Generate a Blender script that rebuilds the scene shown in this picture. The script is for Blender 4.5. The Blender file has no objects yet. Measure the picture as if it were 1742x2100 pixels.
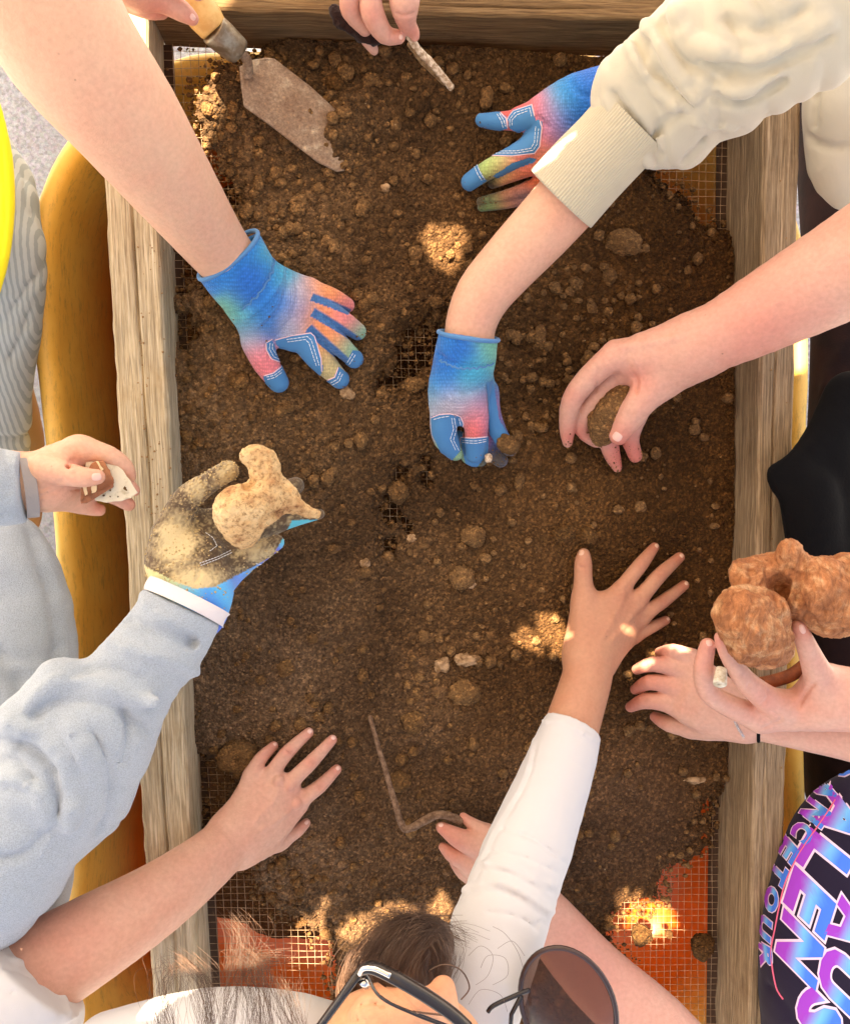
import bpy, bmesh, math, random
import numpy as np
from mathutils import Vector, Matrix
from mathutils.bvhtree import BVHTree
random.seed(7); rng = np.random.default_rng(7)
S = bpy.context.scene
COL = S.collection
# ------------------------------------------------------------------ camera
FPX, CX, CY, CAMH = 1800.0, 871.0, 1050.0, 0.95
CAM = Vector((-0.10, 0.10, CAMH))
_d = Vector(((670-CX)/FPX, (CY-850)/FPX, -1)).normalized()
RQ = _d.rotation_difference(Vector((0, 0, -1)))
RM = RQ.to_matrix()
cd = bpy.data.cameras.new('camera'); cam = bpy.data.objects.new('camera', cd); COL.objects.link(cam)
cd.sensor_fit = 'VERTICAL'; cd.sensor_height = 36.0; cd.sensor_width = 36.0*849/1024; cd.lens = 36.0*FPX/2100
cd.clip_start = 0.02; cd.clip_end = 200
cam.location = CAM; cam.rotation_mode = 'QUATERNION'; cam.rotation_quaternion = RQ
S.camera = cam
# ------------------------------------------------------------------ world, sun, exposure
EL, SX, SY = math.radians(54), -0.55, 0.83
_n = math.hypot(SX, SY); SX /= _n; SY /= _n
SUN = Vector((SX*math.cos(EL), SY*math.cos(EL), math.sin(EL)))
W = bpy.data.worlds.new('World'); S.world = W; W.use_nodes = True
nt = W.node_tree; nt.nodes.clear()
sk = nt.nodes.new('ShaderNodeTexSky'); sk.sky_type = 'NISHITA'; sk.sun_disc = False
sk.sun_elevation = EL; sk.sun_rotation = math.atan2(SX, SY); sk.dust_density = 3.0; sk.air_density = 1.0
bg = nt.nodes.new('ShaderNodeBackground'); bg.inputs[1].default_value = 0.085
wo = nt.nodes.new('ShaderNodeOutputWorld')
nt.links.new(sk.outputs[0], bg.inputs[0]); nt.links.new(bg.outputs[0], wo.inputs[0])
sl = bpy.data.lights.new('sun', 'SUN'); sl.energy = 5.0; sl.angle = math.radians(0.4); sl.color = (1, 0.97, 0.90)
so = bpy.data.objects.new('sun', sl); COL.objects.link(so); so.rotation_mode = 'QUATERNION'
so.rotation_quaternion = SUN.to_track_quat('Z', 'Y'); so.location = SUN*5
S.view_settings.view_transform = 'Standard'; S.view_settings.look = 'None'
S.view_settings.gamma = 1.0; S.view_settings.exposure = 2.75
try:
    S.view_settings.use_white_balance = True
    S.view_settings.white_balance_temperature = 8900
    S.view_settings.white_balance_tint = 15
except Exception: pass
# ------------------------------------------------------------------ helpers: projection
RMn = np.array(RM); CAMn = np.array(CAM)
def ray(u, v):
    return RM @ Vector(((u-CX)/FPX, (CY-v)/FPX, -1))
def P(u, v, z):
    d = ray(u, v); t = (z-CAMH)/d.z
    return CAM + d*t
def depth(p): return -((RMn.T @ (np.array(p)-CAMn))[2])
def proj(V):                       # (N,3) -> photograph pixels
    q = (np.asarray(V)-CAMn) @ RMn
    return CX + FPX*q[:, 0]/(-q[:, 2]), CY - FPX*q[:, 1]/(-q[:, 2])
def unproj(u, v, z):
    u = np.asarray(u, float); v = np.asarray(v, float)
    d = np.stack([(u-CX)/FPX, (CY-v)/FPX, -np.ones_like(u)], -1) @ RMn.T
    t = (z-CAMH)/d[..., 2]
    return CAMn + d*t[..., None]
def R(r, p): return r*depth(p)/FPX
# ------------------------------------------------------------------ helpers: noise
def _hash(i, j, k, s):
    h = (i*374761393 + j*668265263 + k*2147483647 + s*1274126177) & 0xffffffff
    h = ((h ^ (h >> 13))*1274126177) & 0xffffffff
    h = (h ^ (h >> 16)) & 0xffffffff
    return h/4294967295.0
def vn(p, s=0):
    p = np.asarray(p, float); f = np.floor(p).astype(np.int64); t = p-f; t = t*t*(3-2*t)
    r = 0
    for a in (0, 1):
        for b in (0, 1):
            for c in (0, 1):
                w = (t[..., 0] if a else 1-t[..., 0])*(t[..., 1] if b else 1-t[..., 1])*(t[..., 2] if c else 1-t[..., 2])
                r = r + w*_hash(f[..., 0]+a, f[..., 1]+b, f[..., 2]+c, s)
    return r*2-1
def fbm(p, s=0, o=4):
    r = 0; a = 1; p = np.asarray(p, float)
    for i in range(o):
        r = r + a*vn(p*(2**i), s+i); a *= 0.5
    return r
# ------------------------------------------------------------------ helpers: objects
def put(o, parent=None, loc=None):
    COL.objects.link(o)
    if parent is not None: o.parent = parent
    return o
def tag(o, label, cat, group=None, kind=None):
    if label: o['label'] = label
    if cat: o['category'] = cat
    if group: o['group'] = group
    if kind: o['kind'] = kind
    return o
def thing(name, label, cat, group=None):
    o = bpy.data.objects.new(name, None); o.empty_display_size = 0.05; COL.objects.link(o)
    return tag(o, label, cat, group)
def mkmesh(name, V, F, mat, parent=None, smooth=True, col=None, uv=None):
    me = bpy.data.meshes.new(name)
    V = np.asarray(V, np.float32)
    if isinstance(F, np.ndarray) and F.ndim == 2:
        n, k = F.shape
        me.vertices.add(len(V)); me.vertices.foreach_set('co', V.ravel())
        me.loops.add(n*k); me.loops.foreach_set('vertex_index', F.astype(np.int32).ravel())
        me.polygons.add(n); me.polygons.foreach_set('loop_start', np.arange(0, n*k, k, dtype=np.int32))
        try: me.polygons.foreach_set('loop_total', np.full(n, k, np.int32))
        except Exception: pass
        me.update(calc_edges=True); me.validate()
    else:
        me.from_pydata([tuple(map(float, v)) for v in V], [], [tuple(int(i) for i in f) for f in F])
    if smooth: me.polygons.foreach_set('use_smooth', np.ones(len(me.polygons), bool))
    if col is not None:
        a = me.color_attributes.new('Col', 'FLOAT_COLOR', 'POINT')
        c = np.ones((len(V), 4), np.float32); c[:, :col.shape[1]] = col
        a.data.foreach_set('color', c.ravel())
    if uv is not None:
        a = me.attributes.new('suv', 'FLOAT_VECTOR', 'POINT')
        c = np.zeros((len(V), 3), np.float32); c[:, :uv.shape[1]] = uv
        a.data.foreach_set('vector', c.ravel())
    if mat: me.materials.append(mat)
    o = bpy.data.objects.new(name, me)
    return put(o, parent)
class Acc:                                    # accumulate pieces of ONE object
    def __init__(s): s.V = []; s.F = []; s.n = 0
    def add(s, V, F):
        V = np.asarray(V, float); s.V.append(V); s.F += [tuple(i+s.n for i in f) for f in F]; s.n += len(V)
    def build(s, name, mat, parent=None, smooth=True, col=None):
        return mkmesh(name, np.concatenate(s.V), s.F, mat, parent, smooth, col)
def tube(pts, rad, seg=8, cap=True, flat=1.0):
    pts = [Vector(p) for p in pts]; n = len(pts)
    if not hasattr(rad, '__len__'): rad = [rad]*n
    V = []; F = []; up = None
    for i, p in enumerate(pts):
        t = (pts[min(i+1, n-1)]-pts[max(i-1, 0)]).normalized()
        if up is None:
            up = Vector((0, 0, 1)) if abs(t.z) < 0.9 else Vector((1, 0, 0))
        x = t.cross(up).normalized(); up = x.cross(t).normalized()
        for k in range(seg):
            a = 2*math.pi*k/seg
            V.append(p + x*(math.cos(a)*rad[i]) + up*(math.sin(a)*rad[i]*flat))
    for i in range(n-1):
        for k in range(seg):
            F.append((i*seg+k, i*seg+(k+1) % seg, (i+1)*seg+(k+1) % seg, (i+1)*seg+k))
    if cap: F.append(tuple(range(seg-1, -1, -1))); F.append(tuple((n-1)*seg+k for k in range(seg)))
    return [tuple(v) for v in V], F
def smooth_pts(pts, n=6):
    pts = [np.array(p, float) for p in pts]; out = []
    for i in range(len(pts)-1):
        p0, p1, p2, p3 = pts[max(i-1, 0)], pts[i], pts[i+1], pts[min(i+2, len(pts)-1)]
        for k in range(n):
            t = k/n
            out.append(0.5*((2*p1)+(-p0+p2)*t+(2*p0-5*p1+4*p2-p3)*t*t+(-p0+3*p1-3*p2+p3)*t**3))
    out.append(pts[-1]); return out
# ------------------------------------------------------------------ helpers: nodes
def newmat(name):
    m = bpy.data.materials.new(name); m.use_nodes = True
    n = m.node_tree.nodes; b = n['Principled BSDF']
    return m, n, m.node_tree.links, b
def tex(n, l, kind, scale, vec=None, **kw):
    t = n.new('ShaderNodeTex'+kind); t.inputs['Scale'].default_value = scale
    for k, v in kw.items():
        if k in t.inputs: t.inputs[k].default_value = v
        else: setattr(t, k, v)
    if vec is not None: l.new(vec, t.inputs['Vector'])
    return t
def ramp(n, l, src, stops):
    r = n.new('ShaderNodeValToRGB'); e = r.color_ramp.elements
    while len(e) < len(stops): e.new(0.5)
    for i, (p, c) in enumerate(stops): e[i].position = p; e[i].color = tuple(c)+(1,)
    l.new(src, r.inputs[0]); return r
def mixc(n, l, f, a, b, mode='MIX'):
    m = n.new('ShaderNodeMix'); m.data_type = 'RGBA'; m.blend_type = mode
    for s, v in ((0, f), (6, a), (7, b)):
        if hasattr(v, 'links'): l.new(v, m.inputs[s])
        else: m.inputs[s].default_value = v if s == 0 else tuple(v)+((1,) if len(v) == 3 else ())
    return m.outputs[2]
def math_(n, l, op, a, b=0.0):
    m = n.new('ShaderNodeMath'); m.operation = op
    for s, v in ((0, a), (1, b)):
        if hasattr(v, 'links'): l.new(v, m.inputs[s])
        else: m.inputs[s].default_value = v
    return m.outputs[0]
def bump(n, l, b, src, strength, dist, prev=None):
    u = n.new('ShaderNodeBump'); u.inputs['Strength'].default_value = strength; u.inputs['Distance'].default_value = dist
    l.new(src, u.inputs['Height'])
    if prev is not None: l.new(prev, u.inputs['Normal'])
    l.new(u.outputs[0], b.inputs['Normal']); return u.outputs[0]
def vecscale(n, l, src, s):
    m = n.new('ShaderNodeVectorMath'); m.operation = 'MULTIPLY'; l.new(src, m.inputs[0]); m.inputs[1].default_value = s
    return m.outputs[0]
def attr(n, name):
    a = n.new('ShaderNodeAttribute'); a.attribute_name = name; return a
def lin(r, g, b):
    f = lambda c: (c/255/12.92 if c/255 <= 0.04045 else ((c/255+0.055)/1.055)**2.4)
    return (f(r), f(g), f(b))
def geo(n): return n.new('ShaderNodeNewGeometry').outputs['Position']

def skin(name, c, red, sss=0.12):
    m, n, l, b = newmat(name); pos = geo(n)
    a = attr(n, 'Col')
    nz = tex(n, l, 'Noise', 45, pos, Detail=3)
    nz2 = tex(n, l, 'Noise', 260, pos, Detail=4)
    c1 = mixc(n, l, a.outputs['Fac'], c, red)
    f = ramp(n, l, nz.outputs[0], [(0.35, (0, 0, 0)), (0.75, (0.22, 0.22, 0.22))])
    c2 = mixc(n, l, f.outputs[0], c1, tuple(x*y for x, y in zip(red, (1.0, 0.95, 0.95))))
    f2 = ramp(n, l, nz2.outputs[0], [(0.3, (0.92, 0.90, 0.89)), (0.7, (1.04, 1.03, 1.03))])
    c3 = mixc(n, l, 1.0, c2, f2.outputs[0], 'MULTIPLY')
    # a few freckles and specks of soil
    fr = tex(n, l, 'Voronoi', 55, pos); mk = ramp(n, l, fr.outputs['Distance'], [(0.035, (1, 1, 1)), (0.06, (0, 0, 0))])
    kk = tex(n, l, 'Noise', 14, pos); kk = ramp(n, l, kk.outputs[0], [(0.5, (0, 0, 0)), (0.62, (0.5, 0.5, 0.5))])
    c4 = mixc(n, l, math_(n, l, 'MULTIPLY', mk.outputs[0], kk.outputs[0]), c3, (0.16, 0.07, 0.04))
    l.new(c4, b.inputs['Base Color'])
    b.inputs['Roughness'].default_value = 0.52; b.inputs['Specular IOR Level'].default_value = 0.4
    b.inputs['Subsurface Weight'].default_value = sss; b.inputs['Subsurface Radius'].default_value = (1.0, 0.35, 0.2)
    b.inputs['Subsurface Scale'].default_value = 0.004
    w = tex(n, l, 'Voronoi', 900, pos); nb = tex(n, l, 'Noise', 500, pos, Detail=3)
    u = bump(n, l, b, w.outputs['Distance'], 0.12, 0.0006); u = bump(n, l, b, nb.outputs[0], 0.3, 0.0008, u)
    nv = tex(n, l, 'Noise', 70, pos, Detail=4, Distortion=1.0); bump(n, l, b, nv.outputs[0], 0.22, 0.003, u)
    return m
def cloth(name, c, rough=0.9, bs=700, bstr=0.35, vcol=False, c2=None, sheen=0.2, dirt=0.0, heather=0.0, stretch=(1, 1, 1), knit=False):
    m, n, l, b = newmat(name); pos = vecscale(n, l, geo(n), stretch)
    nz = tex(n, l, 'Noise', bs, pos, Detail=3)
    src = attr(n, 'Col').outputs['Color'] if vcol else None
    base = src if vcol else c
    if c2 is not None:
        nn = tex(n, l, 'Noise', 30, pos, Detail=4); base = mixc(n, l, ramp(n, l, nn.outputs[0], [(0.35, (0, 0, 0)), (0.65, (1, 1, 1))]).outputs[0], base, c2)
    if heather:
        hn = tex(n, l, 'Noise', bs*0.8, pos, Detail=2)
        hr = ramp(n, l, hn.outputs[0], [(0.36, (1-heather,)*3), (0.62, (1+heather*0.6,)*3)])
        base = mixc(n, l, 1.0, base, hr.outputs[0], 'MULTIPLY')
    if dirt:
        dn = tex(n, l, 'Noise', 55, pos, Detail=6, Roughness=0.7)
        base = mixc(n, l, ramp(n, l, dn.outputs[0], [(0.55-dirt*0.2, (0, 0, 0)), (0.75, (0.8, 0.8, 0.8))]).outputs[0], base, (0.16, 0.10, 0.06))
    if knit:
        kc = tex(n, l, 'Voronoi', 480, vecscale(n, l, pos, (1, 0.6, 1)), Randomness=0.3)
        base = mixc(n, l, 1.0, base, ramp(n, l, kc.outputs['Distance'], [(0.15, (1.12,)*3), (0.6, (0.80,)*3)]).outputs[0], 'MULTIPLY')
    if hasattr(base, 'links'): l.new(base, b.inputs['Base Color'])
    else: b.inputs['Base Color'].default_value = tuple(base)+(1,)
    b.inputs['Roughness'].default_value = rough; b.inputs['Sheen Weight'].default_value = sheen
    b.inputs['Specular IOR Level'].default_value = 0.2
    u = bump(n, l, b, nz.outputs[0], bstr, 0.0012)
    n2 = tex(n, l, 'Noise', 60, pos, Detail=3); u = bump(n, l, b, n2.outputs[0], 0.2, 0.003, u)
    if knit:
        kv = tex(n, l, 'Voronoi', 520, vecscale(n, l, pos, (1, 0.6, 1)), Randomness=0.35); bump(n, l, b, kv.outputs['Distance'], 0.8, -0.0012, u)
    return m
def wood(name, lo, mid, hi, stain=(0.10, 0.06, 0.03)):
    m, n, l, b = newmat(name); a = attr(n, 'suv').outputs['Vector']
    v1 = vecscale(n, l, a, (16, 520, 1)); v2 = vecscale(n, l, a, (5, 150, 1)); v3 = vecscale(n, l, a, (14, 20, 1)); v4 = vecscale(n, l, a, (30, 900, 1))
    n1 = tex(n, l, 'Noise', 1, v1, Detail=6, Roughness=0.75, Distortion=0.25)
    n2 = tex(n, l, 'Noise', 1, v2, Detail=5, Roughness=0.7, Distortion=0.4)
    n3 = tex(n, l, 'Noise', 1, v3, Detail=5, Roughness=0.7)
    n4 = tex(n, l, 'Noise', 1, v4, Detail=2)
    c = ramp(n, l, n1.outputs[0], [(0.32, lo), (0.5, mid), (0.68, hi)])
    c2 = mixc(n, l, ramp(n, l, n2.outputs[0], [(0.4, (0, 0, 0)), (0.65, (0.55,)*3)]).outputs[0], c.outputs[0], lo)
    c3 = mixc(n, l, ramp(n, l, n3.outputs[0], [(0.55, (0, 0, 0)), (0.72, (0.6,)*3)]).outputs[0], c2, stain)
    dk = ramp(n, l, n4.outputs[0], [(0.36, (0.68,)*3), (0.5, (1, 1, 1))])
    c4 = mixc(n, l, 1.0, c3, dk.outputs[0], 'MULTIPLY')
    # knots
    vk = tex(n, l, 'Voronoi', 1, vecscale(n, l, a, (7, 9, 1)))
    kn = ramp(n, l, vk.outputs['Distance'], [(0.05, (1, 1, 1)), (0.10, (0, 0, 0))])
    c5 = mixc(n, l, math_(n, l, 'MULTIPLY', kn.outputs[0], 0.7), c4, (0.05, 0.025, 0.012))
    l.new(c5, b.inputs['Base Color']); b.inputs['Roughness'].default_value = 0.85; b.inputs['Specular IOR Level'].default_value = 0.25
    u = bump(n, l, b, n1.outputs[0], 0.5, 0.0010); bump(n, l, b, n4.outputs[0], 0.5, 0.0006, u)
    return m
def earth(name, vcol=True, dark=1.0, tone=(1, 1, 1)):
    m, n, l, b = newmat(name); pos = geo(n)
    n1 = tex(n, l, 'Noise', 9, pos, Detail=3); n2 = tex(n, l, 'Noise', 420, pos, Detail=5, Roughness=0.7)
    k = lambda *c: tuple(x*dark*y for x, y in zip(c, tone))
    c1 = ramp(n, l, n1.outputs[0], [(0.35, k(0.102, 0.054, 0.025)), (0.65, k(0.170, 0.095, 0.047))])
    f2 = ramp(n, l, n2.outputs[0], [(0.3, (0.7, 0.68, 0.65)), (0.5, (0.95, 0.95, 0.95)), (0.72, (1.3, 1.28, 1.22))])
    c = mixc(n, l, 1.0, c1.outputs[0], f2.outputs[0], 'MULTIPLY')
    wp = n.new('ShaderNodeVectorMath'); wp.operation = 'MULTIPLY_ADD'; l.new(n2.outputs['Color'], wp.inputs[0]); wp.inputs[1].default_value = (0.0016,)*3; l.new(pos, wp.inputs[2])
    gv = tex(n, l, 'Voronoi', 430, wp.outputs[0]); gr = n.new('ShaderNodeSeparateColor'); l.new(gv.outputs['Color'], gr.inputs[0])
    gc = ramp(n, l, gr.outputs[0], [(0.0, (0.72, 0.70, 0.68)), (0.7, (1.0, 1.0, 1.0)), (1.0, (1.75, 1.7, 1.6))])
    c = mixc(n, l, 1.0, c, gc.outputs[0], 'MULTIPLY')
    if vcol:
        c = mixc(n, l, 1.0, c, attr(n, 'Col').outputs['Color'], 'MULTIPLY')
    vo = tex(n, l, 'Voronoi', 300, pos); sp = ramp(n, l, vo.outputs['Color'], [(0.93, (0, 0, 0)), (0.96, (1, 1, 1))])
    ds = ramp(n, l, vo.outputs['Distance'], [(0.18, (1, 1, 1)), (0.3, (0, 0, 0))])
    c = mixc(n, l, math_(n, l, 'MULTIPLY', math_(n, l, 'MULTIPLY', sp.outputs[0], ds.outputs[0]), 0.6), c, (0.5, 0.38, 0.24))
    l.new(c, b.inputs['Base Color']); b.inputs['Roughness'].default_value = 0.95; b.inputs['Specular IOR Level'].default_value = 0.15
    u = bump(n, l, b, n2.outputs[0], 0.5, 0.0010); bump(n, l, b, gv.outputs['Distance'], 0.9, -0.0022, u)
    return m
def plain(name, c, rough=0.5, metal=0.0, nscale=None, c2=None, bstr=0.0, bsc=200, stops=(0.4, 0.6)):
    m, n, l, b = newmat(name)
    b.inputs['Base Color'].default_value = tuple(c)+(1,); b.inputs['Roughness'].default_value = rough; b.inputs['Metallic'].default_value = metal
    pos = geo(n)
    if nscale:
        nz = tex(n, l, 'Noise', nscale, pos, Detail=5, Roughness=0.65)
        l.new(mixc(n, l, ramp(n, l, nz.outputs[0], [(stops[0], (0, 0, 0)), (stops[1], (1, 1, 1))]).outputs[0], c, c2), b.inputs['Base Color'])
    if bstr:
        nb = tex(n, l, 'Noise', bsc, pos, Detail=4); bump(n, l, b, nb.outputs[0], bstr, 0.001)
    return m
M = {}
M['skin_pale'] = skin('pale_skin', (0.72, 0.42, 0.29), (0.74, 0.27, 0.19))
M['skin_pink'] = skin('pink_skin', (0.66, 0.355, 0.265), (0.66, 0.20, 0.15))
M['skin_rose'] = skin('rose_skin', (0.66, 0.36, 0.265), (0.62, 0.21, 0.15))
M['skin_tan'] = skin('tan_skin', (0.54, 0.255, 0.15), (0.45, 0.14, 0.08))
M['nail'] = plain('nail', (0.80, 0.48, 0.40), 0.3)
M['soil'] = earth('soil'); M['clod'] = earth('clod', False, 1.5, (1.0, 0.93, 0.78))
M['clod_dark'] = earth('dark_clod', False, 0.85, (1.0, 0.85, 0.6))
M['sand'] = plain('dry_sand', lin(196, 168, 122), 0.95)
M['stone'] = plain('pale_stone', lin(190, 150, 110), 0.8, 0, 120, lin(120, 85, 50), 0.6, 300)
M['leather'] = cloth('blue_leather', lin(60, 126, 176), 0.6, 900, 0.12, sheen=0.1, dirt=0.0)
M['glove'] = cloth('dyed_knit', None, 0.85, 650, 0.55, vcol=True, knit=True)
M['piping'] = plain('pink_piping', lin(240, 200, 205), 0.7)
M['thread'] = plain('white_thread', (0.8, 0.82, 0.85), 0.7)
M['bind'] = cloth('binding', lin(72, 130, 180), 0.7, 900, 0.1)
M['fleece'] = cloth('grey_fleece', lin(170, 180, 190), 1.0, 1200, 1.0, sheen=0.5, heather=0.16)
M['fleece_trim'] = cloth('fleece_trim', lin(150, 142, 140), 0.9, 900, 0.2)
M['beige'] = cloth('beige_jersey', lin(194, 184, 164), 0.95, 900, 0.2, sheen=0.3)
M['beige_rib'] = cloth('beige_rib', lin(194, 182, 158), 0.95, 900, 0.2, sheen=0.3)
M['white'] = cloth('white_jersey', (0.60, 0.565, 0.55), 0.85, 900, 0.12, sheen=0.2)
M['black'] = cloth('black_cloth', (0.0022, 0.0016, 0.0018), 1.0, 300, 0.3, sheen=0.0)
M['maroon'] = cloth('dark_maroon_cloth', (0.018, 0.006, 0.006), 0.95, 500, 0.3, c2=(0.008, 0.003, 0.004), sheen=0.03)
M['navy'] = cloth('navy_cloth', (0.016, 0.010, 0.025), 0.9, 800, 0.2, sheen=0.05)
M['yellow'] = cloth('yellow_trim', (0.85, 0.72, 0.03), 0.7, 700, 0.2)
# ------------------------------------------------------------------ helpers: smooth bodies on a voxel field
def C(*pts, fz=1.0): return (list(pts), fz)
CAP = 0.014
def cone_bbox(a, b, ra, rb, m): 
    r = max(ra, rb)+m
    return np.minimum(a, b)-r, np.maximum(a, b)+r
class Body:
    def __init__(s, vox=0.0013, K=0.005):
        s.vox = vox*1.14; s.K = K; s.groups = []
        s.subs = []
    def group(s, k, chains, K=None): s.groups.append((k, chains, s.K if K is None else K)); return s
    def segs(s, chain):
        pts, fz = chain
        if len(pts) > 2: pts = [tuple(q) for q in smooth_pts(pts, 3)]
        W_ = [(np.array(P(u, v, z)), 0) for u, v, z, r in pts]
        W_ = [(w, R(p[3], w)) for (w, _), p in zip(W_, pts)]
        if len(W_) == 1: return [(W_[0][0], W_[0][0]+1e-5, W_[0][1], W_[0][1], fz)]
        return [(W_[i][0], W_[i+1][0], W_[i][1], W_[i+1][1], fz) for i in range(len(W_)-1)]
    def alloc(s):
        lo = np.full(3, 9.0); hi = -lo
        for k, chains, K in s.groups:
            for c in chains:
                for a, b, ra, rb, fz in s.segs(c):
                    l_, h_ = cone_bbox(a, b, ra, rb, 0.004); lo = np.minimum(lo, l_); hi = np.maximum(hi, h_)
        s.org = lo; s.n = np.ceil((hi-lo)/s.vox).astype(int)+2
        s.ax = [(lo[i]+np.arange(s.n[i])*s.vox).astype(np.float32) for i in range(3)]
        s.F = np.full(s.n, CAP, np.float32)
    def region(s, a, b, ra, rb, m):
        l_, h_ = cone_bbox(a, b, ra, rb, m)
        i0 = np.maximum(((l_-s.org)/s.vox).astype(int), 0); i1 = np.minimum(((h_-s.org)/s.vox).astype(int)+2, s.n)
        return tuple(slice(x, max(y, x)) for x, y in zip(i0, i1))
    def dist(s, sl_, a, b, ra, rb, fz):
        X = s.ax[0][sl_[0]][:, None, None]-np.float32(a[0]); Y = s.ax[1][sl_[1]][None, :, None]-np.float32(a[1]); Z = s.ax[2][sl_[2]][None, None, :]-np.float32(a[2])
        d = (b-a).astype(np.float32); d[2] /= fz; Z = Z/np.float32(fz); L = max(float(d@d), 1e-10)
        t = np.clip((X*d[0]+Y*d[1]+Z*d[2])/np.float32(L), 0, 1)
        q = (X-t*d[0])**2+(Y-t*d[1])**2+(Z-t*d[2])**2
        return np.sqrt(q)-(np.float32(ra)+t*np.float32(rb-ra))
    @staticmethod
    def smin(a, b, k):
        h = np.clip(0.5+0.5*(b-a)/np.float32(k), 0, 1)
        return b*(1-h)+a*h-np.float32(k)*h*(1-h)
    def make(s):
        s.alloc()
        for gi, (k, chains, K) in enumerate(s.groups):
            G = s.F if gi == 0 else np.full(s.n, CAP, np.float32)
            if gi: glo = s.n.copy(); ghi = np.zeros(3, int)
            for c in chains:
                sg_ = s.segs(c); rs = [s.region(a, b, ra, rb, CAP+0.002) for a, b, ra, rb, fz in sg_]
                l3 = [min(r_[i].start for r_ in rs) for i in range(3)]; h3 = [max(r_[i].stop for r_ in rs) for i in range(3)]
                T = np.full([h-l_ for h, l_ in zip(h3, l3)], CAP, np.float32)
                for (a, b, ra, rb, fz), r_ in zip(sg_, rs):
                    q_ = tuple(slice(r_[i].start-l3[i], r_[i].stop-l3[i]) for i in range(3))
                    T[q_] = np.minimum(T[q_], s.dist(r_, a, b, ra, rb, fz))
                R_ = tuple(slice(a_, b_) for a_, b_ in zip(l3, h3))
                G[R_] = np.where(T < CAP, s.smin(G[R_], T, min(k, 0.016)), G[R_])
                if gi: glo = np.minimum(glo, l3); ghi = np.maximum(ghi, h3)
            if gi:
                r_ = tuple(slice(x, y) for x, y in zip(glo, ghi))
                s.F[r_] = np.where(G[r_] < CAP, s.smin(s.F[r_], G[r_], K), s.F[r_])
        return s
    def hit(s, u, v):
        d = np.array(ray(u, v)); z1 = s.org[2]+s.n[2]*s.vox; t = np.arange((z1-CAMH)/d[2], (s.org[2]-CAMH)/d[2], s.vox*0.5)
        pts = CAMn+d*t[:, None]; ix = np.round((pts-s.org)/s.vox).astype(int)
        ok = ((ix >= 0) & (ix < s.n)).all(1); ix = np.clip(ix, 0, s.n-1)
        f = np.where(ok, s.F[ix[:, 0], ix[:, 1], ix[:, 2]], 1)
        w = np.nonzero(f < 0)[0]
        return pts[w[0]] if len(w) else None
    def stroke(s, pts, r, add=False, lift=0.45, k=None):
        """a crease (or ridge) drawn on the upper surface through photograph points"""
        last = None
        for q in smooth_pts(pts, 4):
            h = s.hit(q[0], q[1])
            if h is None: last = None; continue
            rr = R(r, h); h = h+np.array((0, 0, rr*(lift if not add else -lift)))
            if last is not None and np.linalg.norm(h-last) > 0.02: last = None
            if last is not None:
                sl_ = s.region(last, h, rr, rr, rr*2)
                d = s.dist(sl_, last, h, rr, rr, 1)
                kk = rr*0.9 if k is None else k
                s.F[sl_] = s.smin(s.F[sl_], d, kk) if add else -s.smin(-s.F[sl_], d, kk)
            last = h
        return s
    def cutplane(s, p, nrm):
        """remove everything on the +nrm side of p"""
        nrm = np.array(Vector(nrm).normalized()); p = np.array(p)
        D = (s.ax[0][:, None, None]-p[0])*nrm[0]+(s.ax[1][None, :, None]-p[1])*nrm[1]+(s.ax[2][None, None, :]-p[2])*nrm[2]
        s.F = np.maximum(s.F, D.astype(np.float32)); return s
    def hollow(s, chain):
        for a, b, ra, rb, fz in s.segs(chain):
            sl_ = s.region(a, b, ra, rb, 0.004); d = s.dist(sl_, a, b, ra, rb, fz); s.F[sl_] = np.maximum(s.F[sl_], -d)
        return s
    def mesh(s):
        F = s.F; ins = F < 0; v = s.vox
        F[0] = F[-1] = CAP; F[:, 0] = F[:, -1] = CAP; F[:, :, 0] = F[:, :, -1] = CAP; ins = F < 0
        c = np.zeros(tuple(np.array(F.shape)-1), np.int8)
        sh = [(a, b, d) for a in (0, 1) for b in (0, 1) for d in (0, 1)]
        nx, ny, nz = F.shape
        for a, b, d in sh: c += ins[a:nx-1+a, b:ny-1+b, d:nz-1+d]
        idx = np.argwhere((c > 0) & (c < 8))
        ids = np.full(c.shape, -1, np.int32); ids[idx[:, 0], idx[:, 1], idx[:, 2]] = np.arange(len(idx))
        val = {o: F[idx[:, 0]+o[0], idx[:, 1]+o[1], idx[:, 2]+o[2]] for o in sh}
        acc = np.zeros((len(idx), 3)); cnt = np.zeros(len(idx))
        for o in sh:
            for axn in range(3):
                if o[axn]: continue
                o2 = list(o); o2[axn] = 1; o2 = tuple(o2)
                fa, fb = val[o], val[o2]; m = (fa < 0) != (fb < 0)
                t = np.where(m, fa/np.where(m, fa-fb, 1), 0)
                p = np.tile(np.array(o, float), (len(idx), 1)); p[:, axn] = t
                acc += p*m[:, None]; cnt += m
        V = s.org + (idx+acc/cnt[:, None])*v
        Q = []
        for axn in range(3):
            sa = [slice(None)]*3; sb = [slice(None)]*3; sa[axn] = slice(0, -1); sb[axn] = slice(1, None)
            A, B = ins[tuple(sa)], ins[tuple(sb)]
            e = np.argwhere(A != B); fl = A[e[:, 0], e[:, 1], e[:, 2]]
            u, w = [(1, 2), (2, 0), (0, 1)][axn]
            cells = []
            for du, dw in ((-1, -1), (0, -1), (0, 0), (-1, 0)):
                q = e.copy(); q[:, u] += du; q[:, w] += dw; cells.append(ids[q[:, 0], q[:, 1], q[:, 2]])
            q = np.stack(cells, 1); q[~fl] = q[~fl][:, ::-1]; Q.append(q)
        Q = np.concatenate(Q); Q = Q[(Q >= 0).all(1)]
        return V, Q
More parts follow.
